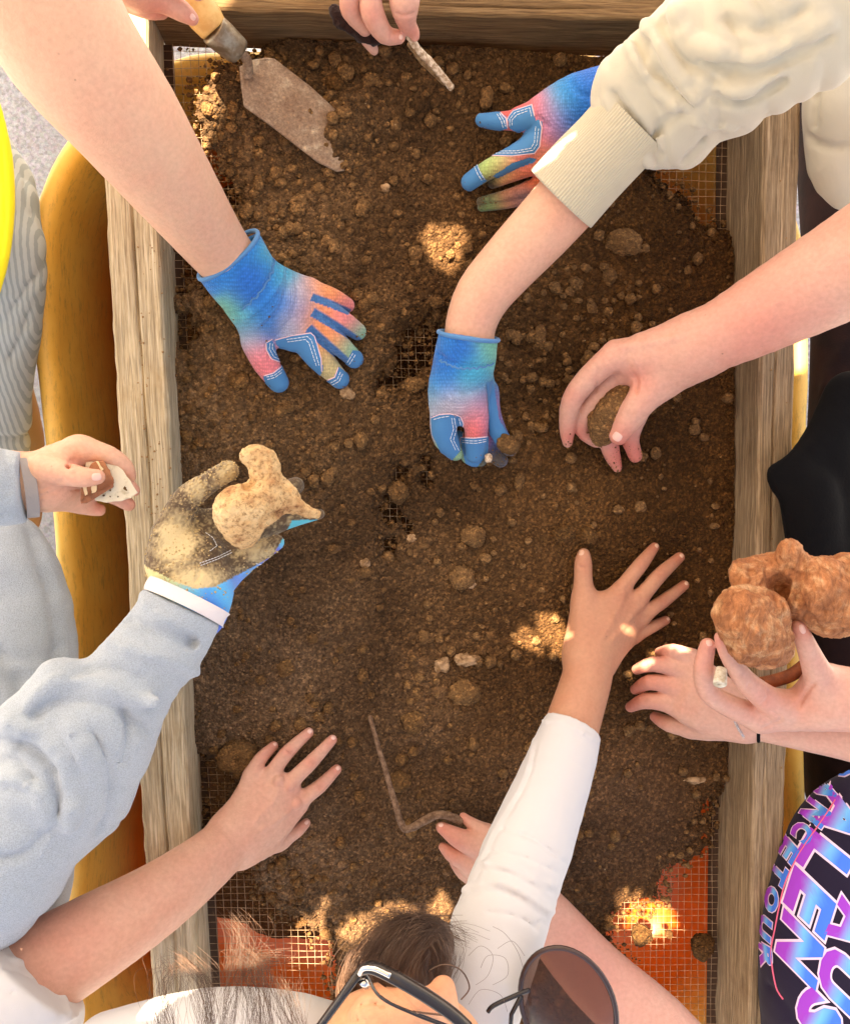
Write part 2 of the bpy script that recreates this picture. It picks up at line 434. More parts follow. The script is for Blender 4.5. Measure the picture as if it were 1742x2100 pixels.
def relax(V, Q, it=2, lam=0.5):
    e = np.concatenate([Q[:, [0, 1]], Q[:, [1, 2]], Q[:, [2, 3]], Q[:, [3, 0]]])
    deg = np.bincount(e.ravel(), minlength=len(V))[:, None]
    for _ in range(it):
        acc = np.stack([np.bincount(e[:, 0], V[e[:, 1], i], len(V))+np.bincount(e[:, 1], V[e[:, 0], i], len(V)) for i in range(3)], 1)
        V = V*(1-lam)+lam*acc/np.maximum(deg, 1)
    return V
def normals(V, Q):
    n = np.cross(V[Q[:, 2]]-V[Q[:, 0]], V[Q[:, 3]]-V[Q[:, 1]])
    N = np.stack([sum(np.bincount(Q[:, j], n[:, i], len(V)) for j in range(4)) for i in range(3)], 1)
    return N/np.maximum(np.linalg.norm(N, axis=1, keepdims=True), 1e-12)
def idw(u, v, cps, p=3.0):
    num = 0; den = 0
    for cu, cv, c in cps:
        w = np.exp(-((u-cu)**2+(v-cv)**2)/(2*21.0**2))+1e-6/(1+((u-cu)**2+(v-cv)**2)); num = num+w[:, None]*np.array(c); den = den+w
    return num/den[:, None]
def inpoly(u, v, poly):
    r = np.zeros(len(u), bool); n = len(poly)
    for i in range(n):
        x1, y1 = poly[i]; x2, y2 = poly[(i+1) % n]
        if y1 == y2: continue
        c = ((y1 > v) != (y2 > v)) & (u < (x2-x1)*(v-y1)/(y2-y1)+x1); r ^= c
    return r
def sdpoly(u, v, poly):
    """signed px distance, positive inside"""
    d = np.full(np.shape(u), 1e9); n = len(poly)
    for i in range(n):
        x1, y1 = poly[i]; x2, y2 = poly[(i+1) % n]
        L = (x2-x1)**2+(y2-y1)**2+1e-9; t = np.clip(((u-x1)*(x2-x1)+(v-y1)*(y2-y1))/L, 0, 1)
        d = np.minimum(d, np.hypot(u-x1-t*(x2-x1), v-y1-t*(y2-y1)))
    return np.where(inpoly(u.ravel(), v.ravel(), poly).reshape(np.shape(u)), d, -d)
def bvh(V, Q): return BVHTree.FromPolygons([tuple(v) for v in V.tolist()], Q.tolist())
def cast(B, u, v):
    h = B.ray_cast(CAM, ray(u, v)); return h[0], h[1]
def flesh(name, body, mat, parent, reds=(), relaxn=2, bumpy=None):
    V, Q = body.mesh(); V = relax(V, Q, relaxn)
    u, v = proj(V); col = np.zeros((len(V), 3))
    for (ru, rv, rr, s_) in reds:
        col += (s_*np.exp(-((u-ru)**2+(v-rv)**2)/(2*rr*rr)))[:, None]
    if bumpy: V = V + normals(V, Q)*bumpy(V)[:, None]
    o = mkmesh(name, V, Q, mat, parent, True, np.clip(col, 0, 1)); return o, V, Q
def specks(V, Q, parent, areas, mat=None):
    """soil grains stuck to a surface near photograph points: (u, v, radius px, count)"""
    N = normals(V, Q); u, v = proj(V); vis = ((CAMn-V)*N).sum(1) > 0; A = Acc()
    for (cu, cv, rr, n_) in areas:
        w = np.nonzero(vis & ((u-cu)**2+(v-cv)**2 < (rr*1.6)**2))[0]
        if not len(w): continue
        for i in rng.choice(w, n_):
            if (u[i]-cu)**2+(v[i]-cv)**2 > (rr*(0.5+rng.random()*1.1))**2: continue
            r = 0.00028+0.0009*rng.random()**3; Vv, F = clod_geo(V[i]+N[i]*r*0.3, r, r*rng.uniform(0.7, 1.3), r*0.8, int(i) % 999, 1, 0.3); A.add(Vv, F)
    if A.n: o = A.build('soil_specks', mat or M['clod'], parent); o['kind'] = 'stuff'
def nails(V, Q, parent, specs, mat=None):
    """specs: (u, v, angle of the finger in the picture (deg, 0 = right, 90 = up), length px, width px)"""
    B = bvh(V, Q)
    for (u, v, ang, ln, wd) in specs:
        h, nm = cast(B, u, v)
        if h is None: continue
        a = math.radians(ang); h2 = P(u+math.cos(a)*20, v-math.sin(a)*20, h.z)
        x = (h2-h); x = (x-nm*x.dot(nm)).normalized(); y = nm.cross(x)
        L = R(ln, h)/2; Wd = R(wd, h)/2; Vv = []; F = []
        n1, n2 = 9, 9
        for i in range(n1):
            for j in range(n2):
                s_, t_ = i/(n1-1)*2-1, j/(n2-1)*2-1
                xx = s_*math.sqrt(1-t_*t_/2)*L*1.05; yy = t_*math.sqrt(1-s_*s_/2)*Wd*1.05
                q = h+x*xx+y*yy
                g = B.find_nearest(q)[0]
                e = max(abs(s_), abs(t_)); Vv.append(tuple(g+nm*(0.0007*(1-e**4)-0.0002)))
        for i in range(n1-1):
            for j in range(n2-1): F.append((i*n2+j, (i+1)*n2+j, (i+1)*n2+j+1, i*n2+j+1))
        mkmesh('nail', Vv, F, mat or M['nail'], parent)
# ================================================================== SETTING
# ground: grey speckled asphalt well below the frame
m, n, l, b = newmat('asphalt'); pos = geo(n)
a1 = tex(n, l, 'Voronoi', 230, pos); a2 = tex(n, l, 'Noise', 120, pos, Detail=6, Roughness=0.8); a3 = tex(n, l, 'Noise', 3, pos, Detail=3)
cc = ramp(n, l, a2.outputs[0], [(0.35, lin(128, 134, 142)), (0.5, lin(158, 164, 172)), (0.65, lin(190, 194, 202))])
cc = mixc(n, l, 0.35, cc.outputs[0], a1.outputs['Color'], 'SOFT_LIGHT')
cc = mixc(n, l, ramp(n, l, a3.outputs[0], [(0.4, (0, 0, 0)), (0.7, (0.5,)*3)]).outputs[0], cc, lin(120, 122, 120))
hs = n.new('ShaderNodeHueSaturation'); hs.inputs['Saturation'].default_value = 0.35; l.new(cc, hs.inputs['Color']); l.new(hs.outputs[0], b.inputs['Base Color'])
b.inputs['Roughness'].default_value = 0.95
bump(n, l, b, a2.outputs[0], 0.8, 0.004); M['asphalt'] = m
gz = -0.50
tag(mkmesh('ground', [(-60, -60, gz), (60, -60, gz), (60, 60, gz), (-60, 60, gz)], [(0, 1, 2, 3)], M['asphalt'], None, False), 'grey speckled asphalt ground around the tub', None, kind='structure')

# ---- added sun blocker above the camera, out of view; gaps cut for sun patches
HOLES = [  # (u, v, z, ru, rv, rot)
    (920, 497, 0.03, 44, 48, 0), (1165, 530, 0.03, 34, 12, -10),
    (1140, 1305, 0.03, 26, 46, -30), (1085, 1320, 0.03, 34, 14, 25),
    (800, 1905, 0.02, 105, 36, -12), (640, 1940, 0.0, 40, 80, 25), (890, 1920, 0.02, 40, 70, 0),
    (1335, 1885, -0.30, 58, 36, 35), (515, 122, -0.5, 42, 22, 0),
    (1294, 1308, 0.06, 12, 7, 30), (1640, 720, -0.03, 26, 42, 0), (315, 1762, -0.2, 12, 22, 0),
    
    (1375, 1340, 0.05, 40, 9, 15), (1320, 1378, 0.05, 22, 7, 10), (435, 1960, -0.1, 7, 70, 0),
]
zc = 1.04; cs = 0.0055
corner = [np.array(P(u, v, 0.0)) for u, v in ((-80, -80), (1850, -80), (1850, 2200), (-80, 2200))]
off = np.array(SUN)[:2]*(zc/SUN.z)
lo = np.min(corner, 0)[:2]+off-np.array((0.50, 0.12)); hi = np.max(corner, 0)[:2]+off+np.array((0.14, 0.42))
nx = int((hi[0]-lo[0])/cs); ny = int((hi[1]-lo[1])/cs)
gx, gy = np.meshgrid(lo[0]+np.arange(nx+1)*cs, lo[1]+np.arange(ny+1)*cs, indexing='ij')
ctr = np.stack([(gx[:-1, :-1]+cs/2).ravel(), (gy[:-1, :-1]+cs/2).ravel()], 1)
keep = np.ones(len(ctr), bool)
for (hu, hv, hz, ru, rv, rot) in HOLES:
    q = np.column_stack([ctr-np.array(SUN)[:2]*((zc-hz)/SUN.z), np.full(len(ctr), hz)])
    u, v = proj(q); c_, s_ = math.cos(math.radians(rot)), math.sin(math.radians(rot))
    du = (u-hu)*c_+(v-hv)*s_; dv = -(u-hu)*s_+(v-hv)*c_
    keep &= ((du/ru)**2+(dv/rv)**2)+(0.5*vn(np.column_stack([ctr*55, np.zeros(len(ctr))]), 3)+0.6*vn(np.column_stack([ctr*120, np.zeros(len(ctr))]), 4))*(1 if ru > 15 else 0.3) > 1
q = np.column_stack([ctr-np.array(SUN)[:2]*((zc-0.15)/SUN.z), np.full(len(ctr), 0.15)]); u, v = proj(q)
keep &= ~(((u+v*0.9) < 215) & (u+v*0.9 > -60) & (v < 170) & (u > -60))
ii, jj = np.divmod(np.nonzero(keep)[0], ny)
vid = lambda i, j: i*(ny+1)+j
Fq = np.stack([vid(ii, jj), vid(ii+1, jj), vid(ii+1, jj+1), vid(ii, jj+1)], 1)
Vc = np.stack([gx.ravel(), gy.ravel(), np.full(gx.size, zc)], 1)
Vc[:, 2] += 0.01*np.sin(Vc[:, 0]*5)
M['blocker_cloth'] = cloth('blocker_cloth', (0.55, 0.50, 0.42), 0.9, 300, 0.3)
used = np.unique(Fq); remap = np.full(len(Vc), -1); remap[used] = np.arange(len(used))
tag(mkmesh('sun_blocker', Vc[used], remap[Fq], M['blocker_cloth']), 'added sun blocker overhead, out of view, with gaps cut for the sun patches', 'blocker')

# ---- orange plastic tub under the sieve
outl = [(60, 560), (64, 470), (88, 375), (150, 270), (240, 205), (360, 118), (600, 96), (900, 90), (1200, 104), (1430, 200), (1570, 310),
        (1645, 480), (1660, 700), (1656, 900), (1650, 1200), (1652, 1600), (1668, 1900), (1600, 2200), (1300, 2350), (800, 2390), (380, 2340),
        (180, 2210), (124, 2020), (128, 1700), (128, 1450), (122, 1250), (104, 1050), (82, 830), (66, 690)]
pts = smooth_pts(outl+[outl[0]], 6)[:-1]; ow = np.array([np.array(P(p[0], p[1], -0.03)) for p in pts])
cen = ow.mean(0); nO = len(ow)
tg = np.roll(ow, -1, 0)-np.roll(ow, 1, 0); on = np.stack([tg[:, 1], -tg[:, 0], 0*tg[:, 0]], 1); on /= np.linalg.norm(on, axis=1, keepdims=True)
if ((ow-cen)*on).sum() < 0: on = -on
prof = [(-0.004, -0.075), (0.0, -0.050), (0.0, -0.036), (-0.003, -0.030), (-0.008, -0.027), (-0.015, -0.028), (-0.020, -0.034), (-0.023, -0.045), (-0.026, -0.07),
        (-0.034, -0.12), (-0.045, -0.20), (-0.056, -0.26), (-0.075, -0.29), (-0.10, -0.300)]
Vt = []; Ft = []
for (o_, z_) in prof:
    q = ow+on*o_; q = q.copy(); q[:, 2] = z_; q += on*(0.0012*vn(q*30, 3))[:, None]; Vt.append(q)
Vt.append(np.array([[cen[0], cen[1], -0.302]]))
for i in range(len(prof)-1):
    for k in range(nO): Ft.append((i*nO+k, i*nO+(k+1) % nO, (i+1)*nO+(k+1) % nO, (i+1)*nO+k))
lb = (len(prof)-1)*nO
for k in range(nO): Ft.append((lb+k, lb+(k+1) % nO, len(prof)*nO))
m, n, l, b = newmat('orange_plastic'); pos = geo(n)
z1 = tex(n, l, 'Noise', 14, pos, Detail=5, Roughness=0.7); z2 = tex(n, l, 'Noise', 150, vecscale(n, l, pos, (1, 0.25, 1)), Detail=5, Roughness=0.8)
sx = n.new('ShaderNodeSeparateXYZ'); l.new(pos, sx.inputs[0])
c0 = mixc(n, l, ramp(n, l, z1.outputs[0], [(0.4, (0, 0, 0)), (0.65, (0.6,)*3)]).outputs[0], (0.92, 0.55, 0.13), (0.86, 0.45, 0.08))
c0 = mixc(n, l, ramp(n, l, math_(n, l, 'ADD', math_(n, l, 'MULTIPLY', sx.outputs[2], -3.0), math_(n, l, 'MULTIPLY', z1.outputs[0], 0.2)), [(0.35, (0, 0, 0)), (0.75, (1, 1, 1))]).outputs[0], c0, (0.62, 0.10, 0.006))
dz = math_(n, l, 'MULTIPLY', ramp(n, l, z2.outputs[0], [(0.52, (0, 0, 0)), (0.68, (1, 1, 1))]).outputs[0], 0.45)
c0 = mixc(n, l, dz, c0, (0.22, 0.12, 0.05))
l.new(c0, b.inputs['Base Color']); b.inputs['Roughness'].default_value = 0.45; b.inputs['Subsurface Weight'].default_value = 0.0
bump(n, l, b, z2.outputs[0], 0.15, 0.001); M['tub'] = m
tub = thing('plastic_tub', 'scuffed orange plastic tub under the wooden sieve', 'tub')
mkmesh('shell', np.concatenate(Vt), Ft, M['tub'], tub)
# outside skin of the tub
Vo = []; Fo = []
for (o_, z_) in [(-0.004, -0.075), (-0.012, -0.10), (-0.03, -0.20), (-0.05, -0.30), (-0.08, -0.308)]:
    q = ow+on*o_; q = q.copy(); q[:, 2] = z_; Vo.append(q)
for i in range(4):
    for k in range(nO): Fo.append((i*nO+k, (i+1)*nO+k, (i+1)*nO+(k+1) % nO, i*nO+(k+1) % nO))
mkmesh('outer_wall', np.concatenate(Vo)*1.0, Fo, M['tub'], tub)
# stand the tub on a low block so that it does not float
mkb = Acc(); bz = (cen[0], cen[1])
for sx_, sy_ in ((-1, 0.7), (-1, -0.7), (1, 0.7), (1, -0.7)):
    x0, y0 = bz[0]+sx_*0.22, bz[1]+sy_*0.35
    v_ = [(x0+a*0.03, y0+b_*0.03, z_) for z_ in (gz, -0.303) for a, b_ in ((-1, -1), (1, -1), (1, 1), (-1, 1))]
    o = Acc(); o.add(v_, [(0, 1, 5, 4), (1, 2, 6, 5), (2, 3, 7, 6), (3, 0, 4, 7), (4, 5, 6, 7)]); o.build('leg', M['black'], tub, False)

hx, hy = np.meshgrid(np.linspace(-1, 1, 90), np.linspace(-1, 1, 120), indexing='ij'); rr_ = np.hypot(hx, hy)
Vh = np.stack([cen[0]-0.10+hx*0.33, cen[1]-0.09+hy*0.58, -0.315+0.15*np.clip(1-rr_**2, 0, 1)**0.8], -1); Vh[..., 2] += 0.006*fbm(Vh*40, 3, 4)
ix_, iy_ = np.meshgrid(np.arange(89), np.arange(119), indexing='ij'); kk_ = rr_[:-1, :-1] < 1.02
Qh = np.stack([ix_*120+iy_, (ix_+1)*120+iy_, (ix_+1)*120+iy_+1, ix_*120+iy_+1], -1)[kk_]
tag(mkmesh('sifted_soil', Vh.reshape(-1, 3), Qh, M['clod_dark']), 'dark sifted soil heaped in the tub under the screen', None, kind='stuff')
# ---- the sieve: four weathered boards and the wire screen
sieve = thing('soil_sieve', 'wooden framed sieve of four weathered boards holding the brown soil', 'sieve')
BH = 0.080
def board(name, a_px, b_px, out_sign, th, mat, label, seed, ext=0.0, amp=1.0, h=BH, zb=-0.006):
    A = np.array(P(*a_px, 0.0)); B_ = np.array(P(*b_px, 0.0)); d = B_-A; L = np.linalg.norm(d); d /= L
    nr = np.array((d[1], -d[0], 0))*out_sign; A = A-d*ext; L += 2*ext
    ns = int(L/0.0045)+1; st = 0.0009
    sec = []                                        # cross-section (w out, z)
    r_ = 0.003
    def line(p, q):
        k = max(int(math.hypot(q[0]-p[0], q[1]-p[1])/st), 1)
        for i in range(k): sec.append((p[0]+(q[0]-p[0])*i/k, p[1]+(q[1]-p[1])*i/k))
    line((0, zb), (0, h-r_)); line((0, h-r_), (r_, h)); line((r_, h), (th-r_, h)); line((th-r_, h), (th, h-r_)); 
    line((th, h-r_), (th, h-0.02)); sec += [(th, h-0.02-(h-0.02-zb)*i/10) for i in range(10)]; sec += [(th*(1-i/8), zb) for i in range(8)]
    sec = np.array(sec); m_ = len(sec)
    nrm2 = np.roll(sec, -1, 0)-np.roll(sec, 1, 0); nrm2 = np.stack([-nrm2[:, 1], nrm2[:, 0]], 1); nrm2 /= np.linalg.norm(nrm2, axis=1, keepdims=True)+1e-9
    per = np.concatenate([[0], np.cumsum(np.linalg.norm(np.diff(sec, axis=0), axis=1))])
    s_ = np.linspace(0, L, ns)
    SS, TT = np.meshgrid(s_, per, indexing='ij')
    g = np.stack([SS*11, TT*420, np.full_like(SS, seed)], -1)
    h1 = fbm(g, seed, 3); h2 = vn(np.stack([SS*9, TT*40, SS*0+seed], -1), seed+9)
    wob = 0.0010*vn(np.stack([SS*22, TT*12, SS*0+seed+3], -1), seed+4)+0.0008*vn(np.stack([SS*70, TT*60, SS*0+seed+3], -1), seed+5)
    crack = np.zeros_like(SS)
    for kc in range(3):
        tc = per[-1]*(0.38+0.08*kc+0.05*math.sin(seed+kc*3)); path = tc+0.003*vn(np.stack([s_*7, s_*0+kc, s_*0+seed], -1), seed+20)
        on_ = np.clip(vn(np.stack([s_*4, s_*0+kc+7, s_*0+seed], -1), seed+30)*3+0.6, 0, 1)
        crack -= 0.0035*np.exp(-((TT-path[:, None])/0.0009)**2)*on_[:, None]
    disp = amp*(0.00030*h1+0.00022*h2)+wob*0.8+crack*amp
    # worn inner lower edge
    disp[:, TT[0] < 0.01] *= 1.0
    w = sec[:, 0][None, :]+nrm2[:, 0][None, :]*-disp*-1*0-(-nrm2[:, 0][None, :])*0
    ow_ = sec[:, 0][None, :]-0 + nrm2[:, 0][None, :]*disp; oz_ = sec[:, 1][None, :] + nrm2[:, 1][None, :]*disp
    V = A[None, None, :]+d[None, None, :]*SS[..., None]+nr[None, None, :]*ow_[..., None]; V[..., 2] = oz_
    i_, j_ = np.meshgrid(np.arange(ns-1), np.arange(m_), indexing='ij'); j2 = (j_+1) % m_
    Q = np.stack([i_*m_+j_, i_*m_+j2, (i_+1)*m_+j2, (i_+1)*m_+j_], -1).reshape(-1, 4)
    if out_sign > 0: Q = Q[:, ::-1]
    uv = np.stack([SS.ravel()+seed*1.7, TT.ravel()], 1)
    o = mkmesh(name, V.reshape(-1, 3), Q, mat, sieve, True, None, uv); o['label'] = label
    me = o.data; bm = bmesh.new(); bm.from_mesh(me); bm.verts.ensure_lookup_table()
    bm.faces.new([bm.verts[k] for k in range(m_)]); bm.faces.new([bm.verts[(ns-1)*m_+k] for k in range(m_-1, -1, -1)])
    bm.to_mesh(me); bm.free(); return o
M['wood_l'] = wood('grey_weathered_wood', lin(142, 120, 92), lin(200, 178, 144), lin(232, 216, 188), lin(168, 138, 100))
M['wood_r'] = wood('golden_weathered_wood', lin(104, 82, 60), lin(160, 132, 100), lin(194, 166, 132), lin(112, 84, 60))
M['wood_t'] = wood('brown_board_wood', lin(84, 60, 38), lin(134, 102, 68), lin(162, 130, 92), lin(74, 50, 32))
IN = dict(tl=(335, 90), tr=(1494, 112), bl=(440, 2140), br=(1468, 2140))
board('board', IN['bl'], IN['tl'], -1, 0.047, M['wood_l'], 'grey weathered board with a long crack under the sherd hand', 1, 0.09, 1.3)
board('board', IN['tr'], IN['br'], -1, 0.038, M['wood_r'], 'golden brown board with knots beneath the big bone', 2, 0.09, 0.9)
board('board', (338, 91), (1490, 114), -1, 0.040, M['wood_t'], 'brown board across the top end of the sieve', 3, 0.0, 0.7, BH-0.001)
M['wood_t'] = M['wood_t']
# board pushes outwards: check direction later
# wire screen
tl, tr, bl, br = [np.array(P(*IN[k], 0.0)) for k in ('tl', 'tr', 'bl', 'br')]
M['wire'] = plain('galvanised_wire', lin(196, 166, 132), 0.5, 0.2, 90, lin(150, 116, 84))
wa = Acc(); pit = 0.0082
nu = int(np.linalg.norm(tr-tl)/pit); nv = int(np.linalg.norm(bl-tl)/pit)
for i in range(1, nu):
    f = i/nu; a_ = tl+(tr-tl)*f; b_ = bl+(br-bl)*f; k = 60
    p = [a_+(b_-a_)*t+np.array((0.0006*math.sin(t*40+i*2.1)+0.0010*math.sin(t*9+i*0.35), 0, 0.0002+0.0012*math.sin(t*11+i*0.2))) for t in np.linspace(0, 1, k)]
    wa.add(*tube(p, 0.00028, 4, False))
for j in range(1, nv):
    f = j/nv; a_ = tl+(bl-tl)*f; b_ = tr+(br-tr)*f; k = 40
    p = [a_+(b_-a_)*t+np.array((0, 0.0006*math.sin(t*30+j*1.7)+0.0012*math.sin(t*7+j*0.3), 0.0009+0.0012*math.sin(f*11+t*nu*0.2))) for t in np.linspace(0, 1, k)]
    wa.add(*tube(p, 0.00028, 4, False))
ws = wa.build('wire_screen', M['wire'], sieve, True); ws['kind'] = 'stuff'
# batten strips that hold the screen under the boards
for a_, b_, lab in (('tl', 'bl', 1), ('tr', 'br', -1)):
    A = np.array(P(*IN[a_], 0)); B_ = np.array(P(*IN[b_], 0)); sg = 1 if a_ == 'tl' else -1
    v_ = []
    for p in (A, B_):
        for dx, dz in ((-0.01*sg, -0.012), (0.008*sg, -0.012), (0.008*sg, -0.002), (-0.01*sg, -0.002)): v_.append(p+np.array((dx, 0, dz)))
    o = Acc(); o.add(v_, [(0, 1, 5, 4), (1, 2, 6, 5), (2, 3, 7, 6), (3, 0, 4, 7)]); o.build('batten', M['maroon'] if 0 else plain('batten_wood', lin(70, 45, 25), 0.9), sieve, False)

# ---- soil
EXPOSED = [
    [(300, 60), (548, 60), (545, 96), (500, 122), (452, 140), (415, 170), (398, 205), (402, 245), (412, 300), (440, 345), (468, 380), (490, 420), (470, 450), (300, 450)],
    [(300, 470), (372, 470), (405, 520), (420, 570), (372, 600), (300, 560)], [(300, 650), (385, 655), (392, 690), (375, 705), (300, 700)],
    [(1350, 352), (1380, 280), (1520, 250), (1520, 470), (1442, 462), (1425, 415), (1385, 375)],
    [(1455, 1650), (1448, 1730), (1420, 1770), (1370, 1790), (1352, 1850), (1290, 1862), (1262, 1900), (1250, 1940), (1290, 2000), (1300, 2200), (1520, 2200), (1520, 1600)],
    [(400, 1560), (455, 1572), (480, 1600), (450, 1690), (400, 1700)],
    [(400, 1780), (515, 1788), (545, 1850), (610, 1888), (655, 1925), (690, 1985), (680, 2200), (380, 2200)],
    [(838, 700), (868, 674), (898, 676), (896, 712), (870, 742), (846, 768), (808, 790), (788, 786), (800, 762), (824, 745), (826, 722)],
    [(868, 940), (880, 940), (878, 990), (868, 985)], [(812, 962), (832, 966), (826, 990), (810, 984)], [(790, 1020), (812, 1024), (822, 1060), (800, 1075), (786, 1050)],
    [(826, 1066), (846, 1070), (840, 1092), (826, 1086)], [(792, 1110), (810, 1104), (806, 1140), (792, 1140)],
    [(1178, 150), (1196, 152), (1194, 168), (1178, 166)],
]
gs = 0.00110
x0, x1 = min(tl[0], bl[0])+0.0, max(tr[0], br[0]); y0, y1 = bl[1], tl[1]
gx, gy = np.meshgrid(np.arange(x0, x1, gs), np.arange(y0, y1+0.002, gs), indexing='ij')
uu, vv = proj(np.stack([gx.ravel(), gy.ravel(), np.full(gx.size, 0.012)], 1)); uu = uu.reshape(gx.shape); vv = vv.reshape(gx.shape)
z0 = np.zeros_like(gx)
Pn = np.stack([gx, gy, z0], -1)
sd = np.full(gx.shape, 200.0)
for poly in EXPOSED:
    us = [p[0] for p in poly]; vs = [p[1] for p in poly]
    box = (uu > min(us)-90) & (uu < max(us)+90) & (vv > min(vs)-90) & (vv < max(vs)+90)
    big = (max(us)-min(us)) > 70
    dd = -sdpoly(uu[box], vv[box], poly)
    sd[box] = np.minimum(sd[box], dd if big else dd*2.0)
edge = vn(Pn*90, 5)*9+vn(Pn*220, 6)*8+vn(Pn*30, 8)*9+vn(Pn*520, 7)*7
sdn = sd+edge-2
thick = np.clip(sdn/45, 0, 1)**0.6
base = 0.004+thick*(0.018+0.006*vn(Pn*6, 1)+0.004*vn(Pn*14, 2)+0.0025*vn(Pn*40, 4))
# finger furrows and mounds
for (fu, fv, fr, fh) in [(620, 200, 90, 0.004), (1300, 800, 160, 0.006), (1250, 550, 130, 0.005), (860, 1480, 60, 0.008), (620, 1460, 50, 0.006), (900, 740, 60, -0.006), (830, 1040, 60, -0.007),
                         (560, 620, 90, 0.003), (940, 1230, 60, -0.004), (1000, 500, 80, -0.004), (700, 500, 120, 0.004), (1100, 1150, 120, 0.004), (760, 1620, 60, -0.004), (722, 262, 44, 0.019), (690, 300, 26, 0.008)]:
    base += thick*fh*np.exp(-((uu-fu)**2+(vv-fv)**2)/(2*fr*fr))
H = base+0.0008*fbm(Pn*300, 11, 2); Hf = H.ravel().copy(); tone = np.full(Hf.shape, 0.78); bf = base.ravel()
nxg, nyg = gx.shape
def stamp(N, r0, r1, sink, pw=1.0, dens=None):
    r = r0+(r1-r0)*rng.random(N)**pw
    ix = rng.integers(0, nxg, N); iy = rng.integers(0, nyg, N)
    if dens is not None:
        keep = rng.random(N) < dens[ix, iy]; r, ix, iy = r[keep], ix[keep], iy[keep]
    jx = rng.random(len(r))*gs; jy = rng.random(len(r))*gs; tn = 0.66+0.62*rng.random(len(r)); el = 0.75+0.5*rng.random(len(r)); th = rng.random(len(r))*3.14
    c0 = bf[ix*nyg+iy]; K = int(r1*1.3/gs)+1
    cs_, sn_ = np.cos(th), np.sin(th)
    for a in range(-K, K+1):
        for b_ in range(-K, K+1):
            dx = a*gs-jx; dy = b_*gs-jy
            ex = (dx*cs_+dy*sn_)*el; ey = (-dx*sn_+dy*cs_)/el
            q = r*r-ex*ex-ey*ey
            X = ix+a; Y = iy+b_; ok = (q > 0) & (X >= 0) & (X < nxg) & (Y >= 0) & (Y < nyg)
            if not ok.any(): continue
            id_ = X[ok]*nyg+Y[ok]; val = c0[ok]+np.sqrt(q[ok])-sink*r[ok]
            np.maximum.at(Hf, id_, val)
            w = Hf[id_] == val; tone[id_[w]] = tn[ok][w]
lump = np.clip(0.42+1.3*vn(Pn*6, 21)+0.7*vn(Pn*19, 22), 0.03, 1)
lump = np.maximum(lump, 0.9*np.exp(-((uu-700)**2/40000+(vv-170)**2/6000))); lump = np.maximum(lump, 0.9*np.exp(-((uu-450)**2/9000+(vv-820)**2/20000)))
stamp(70000, 0.0012, 0.0021, 0.25)
stamp(30000, 0.0020, 0.0036, 0.30, 1.4, lump)
stamp(11000, 0.0032, 0.0062, 0.35, 1.6, lump)
stamp(2600, 0.0055, 0.0095, 0.5, 1.8, lump**1.5)
stamp(260, 0.009, 0.014, 0.65, 1.8, lump**2)
Hh = Hf.reshape(gx.shape); Hh = np.where(thick > 0, Hh, Hh)
Hh += 0.0005*vn(Pn*1500, 31)+0.0005*vn(Pn*500, 32)
valid = (sdn > 0)
# keep inside the boards
inn = sdpoly(uu, vv, [(IN['tl'][0]-6, IN['tl'][1]-6), (IN['tr'][0]+6, IN['tr'][1]-6), (IN['br'][0]+8, IN['br'][1]), (IN['bl'][0]-8, IN['bl'][1])])
valid &= inn > 0
cell = valid[:-1, :-1] & valid[1:, :-1] & valid[1:, 1:] & valid[:-1, 1:]
ii, jj = np.nonzero(cell); Fq = np.stack([ii*nyg+jj, (ii+1)*nyg+jj, (ii+1)*nyg+jj+1, ii*nyg+jj+1], 1)
Vs = np.stack([gx.ravel()+0.0004*vn(Pn.reshape(-1, 3)*900, 41), gy.ravel()+0.0004*vn(Pn.reshape(-1, 3)*900, 42), Hh.ravel()], 1)
used = np.zeros(len(Vs), bool); used[Fq.ravel()] = True; remap = np.cumsum(used)-1
# soil tone: greyer, paler at left and lower end, redder, darker at right
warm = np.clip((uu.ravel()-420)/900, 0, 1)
paler = np.exp(-((uu.ravel()-480)**2/90000+(vv.ravel()-1500)**2/160000))*0.95+np.exp(-((uu.ravel()-1250)**2/60000+(vv.ravel()-1680)**2/30000))*0.7+0.25*np.exp(-((vv.ravel()-1750)**2/90000))
paler = np.clip(paler*(1+0.6*vn(Pn.reshape(-1, 3)*8, 61)), 0, 1); patchy = 1+0.22*vn(Pn.reshape(-1, 3)*7, 62)+0.12*vn(Pn.reshape(-1, 3)*25, 63)
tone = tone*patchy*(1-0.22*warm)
tcol = np.stack([tone*(1.18-0.22*warm+0.30*paler), tone*(1.20-0.46*warm+0.42*paler), tone*(1.22-0.78*warm+0.75*paler)], 1)
Hs = Hh.copy(); HX0, HY0 = gx[0, 0], gy[0, 0]
def soilz(p):
    i = int(np.clip(round((p[0]-HX0)/gs), 0, nxg-1)); j = int(np.clip(round((p[1]-HY0)/gs), 0, nyg-1)); return float(Hs[i, j])
tag(mkmesh('soil', Vs[used], remap[Fq], M['soil'], None, True, tcol[used]), 'loose crumbly brown soil spread over the wire screen', None, kind='stuff')

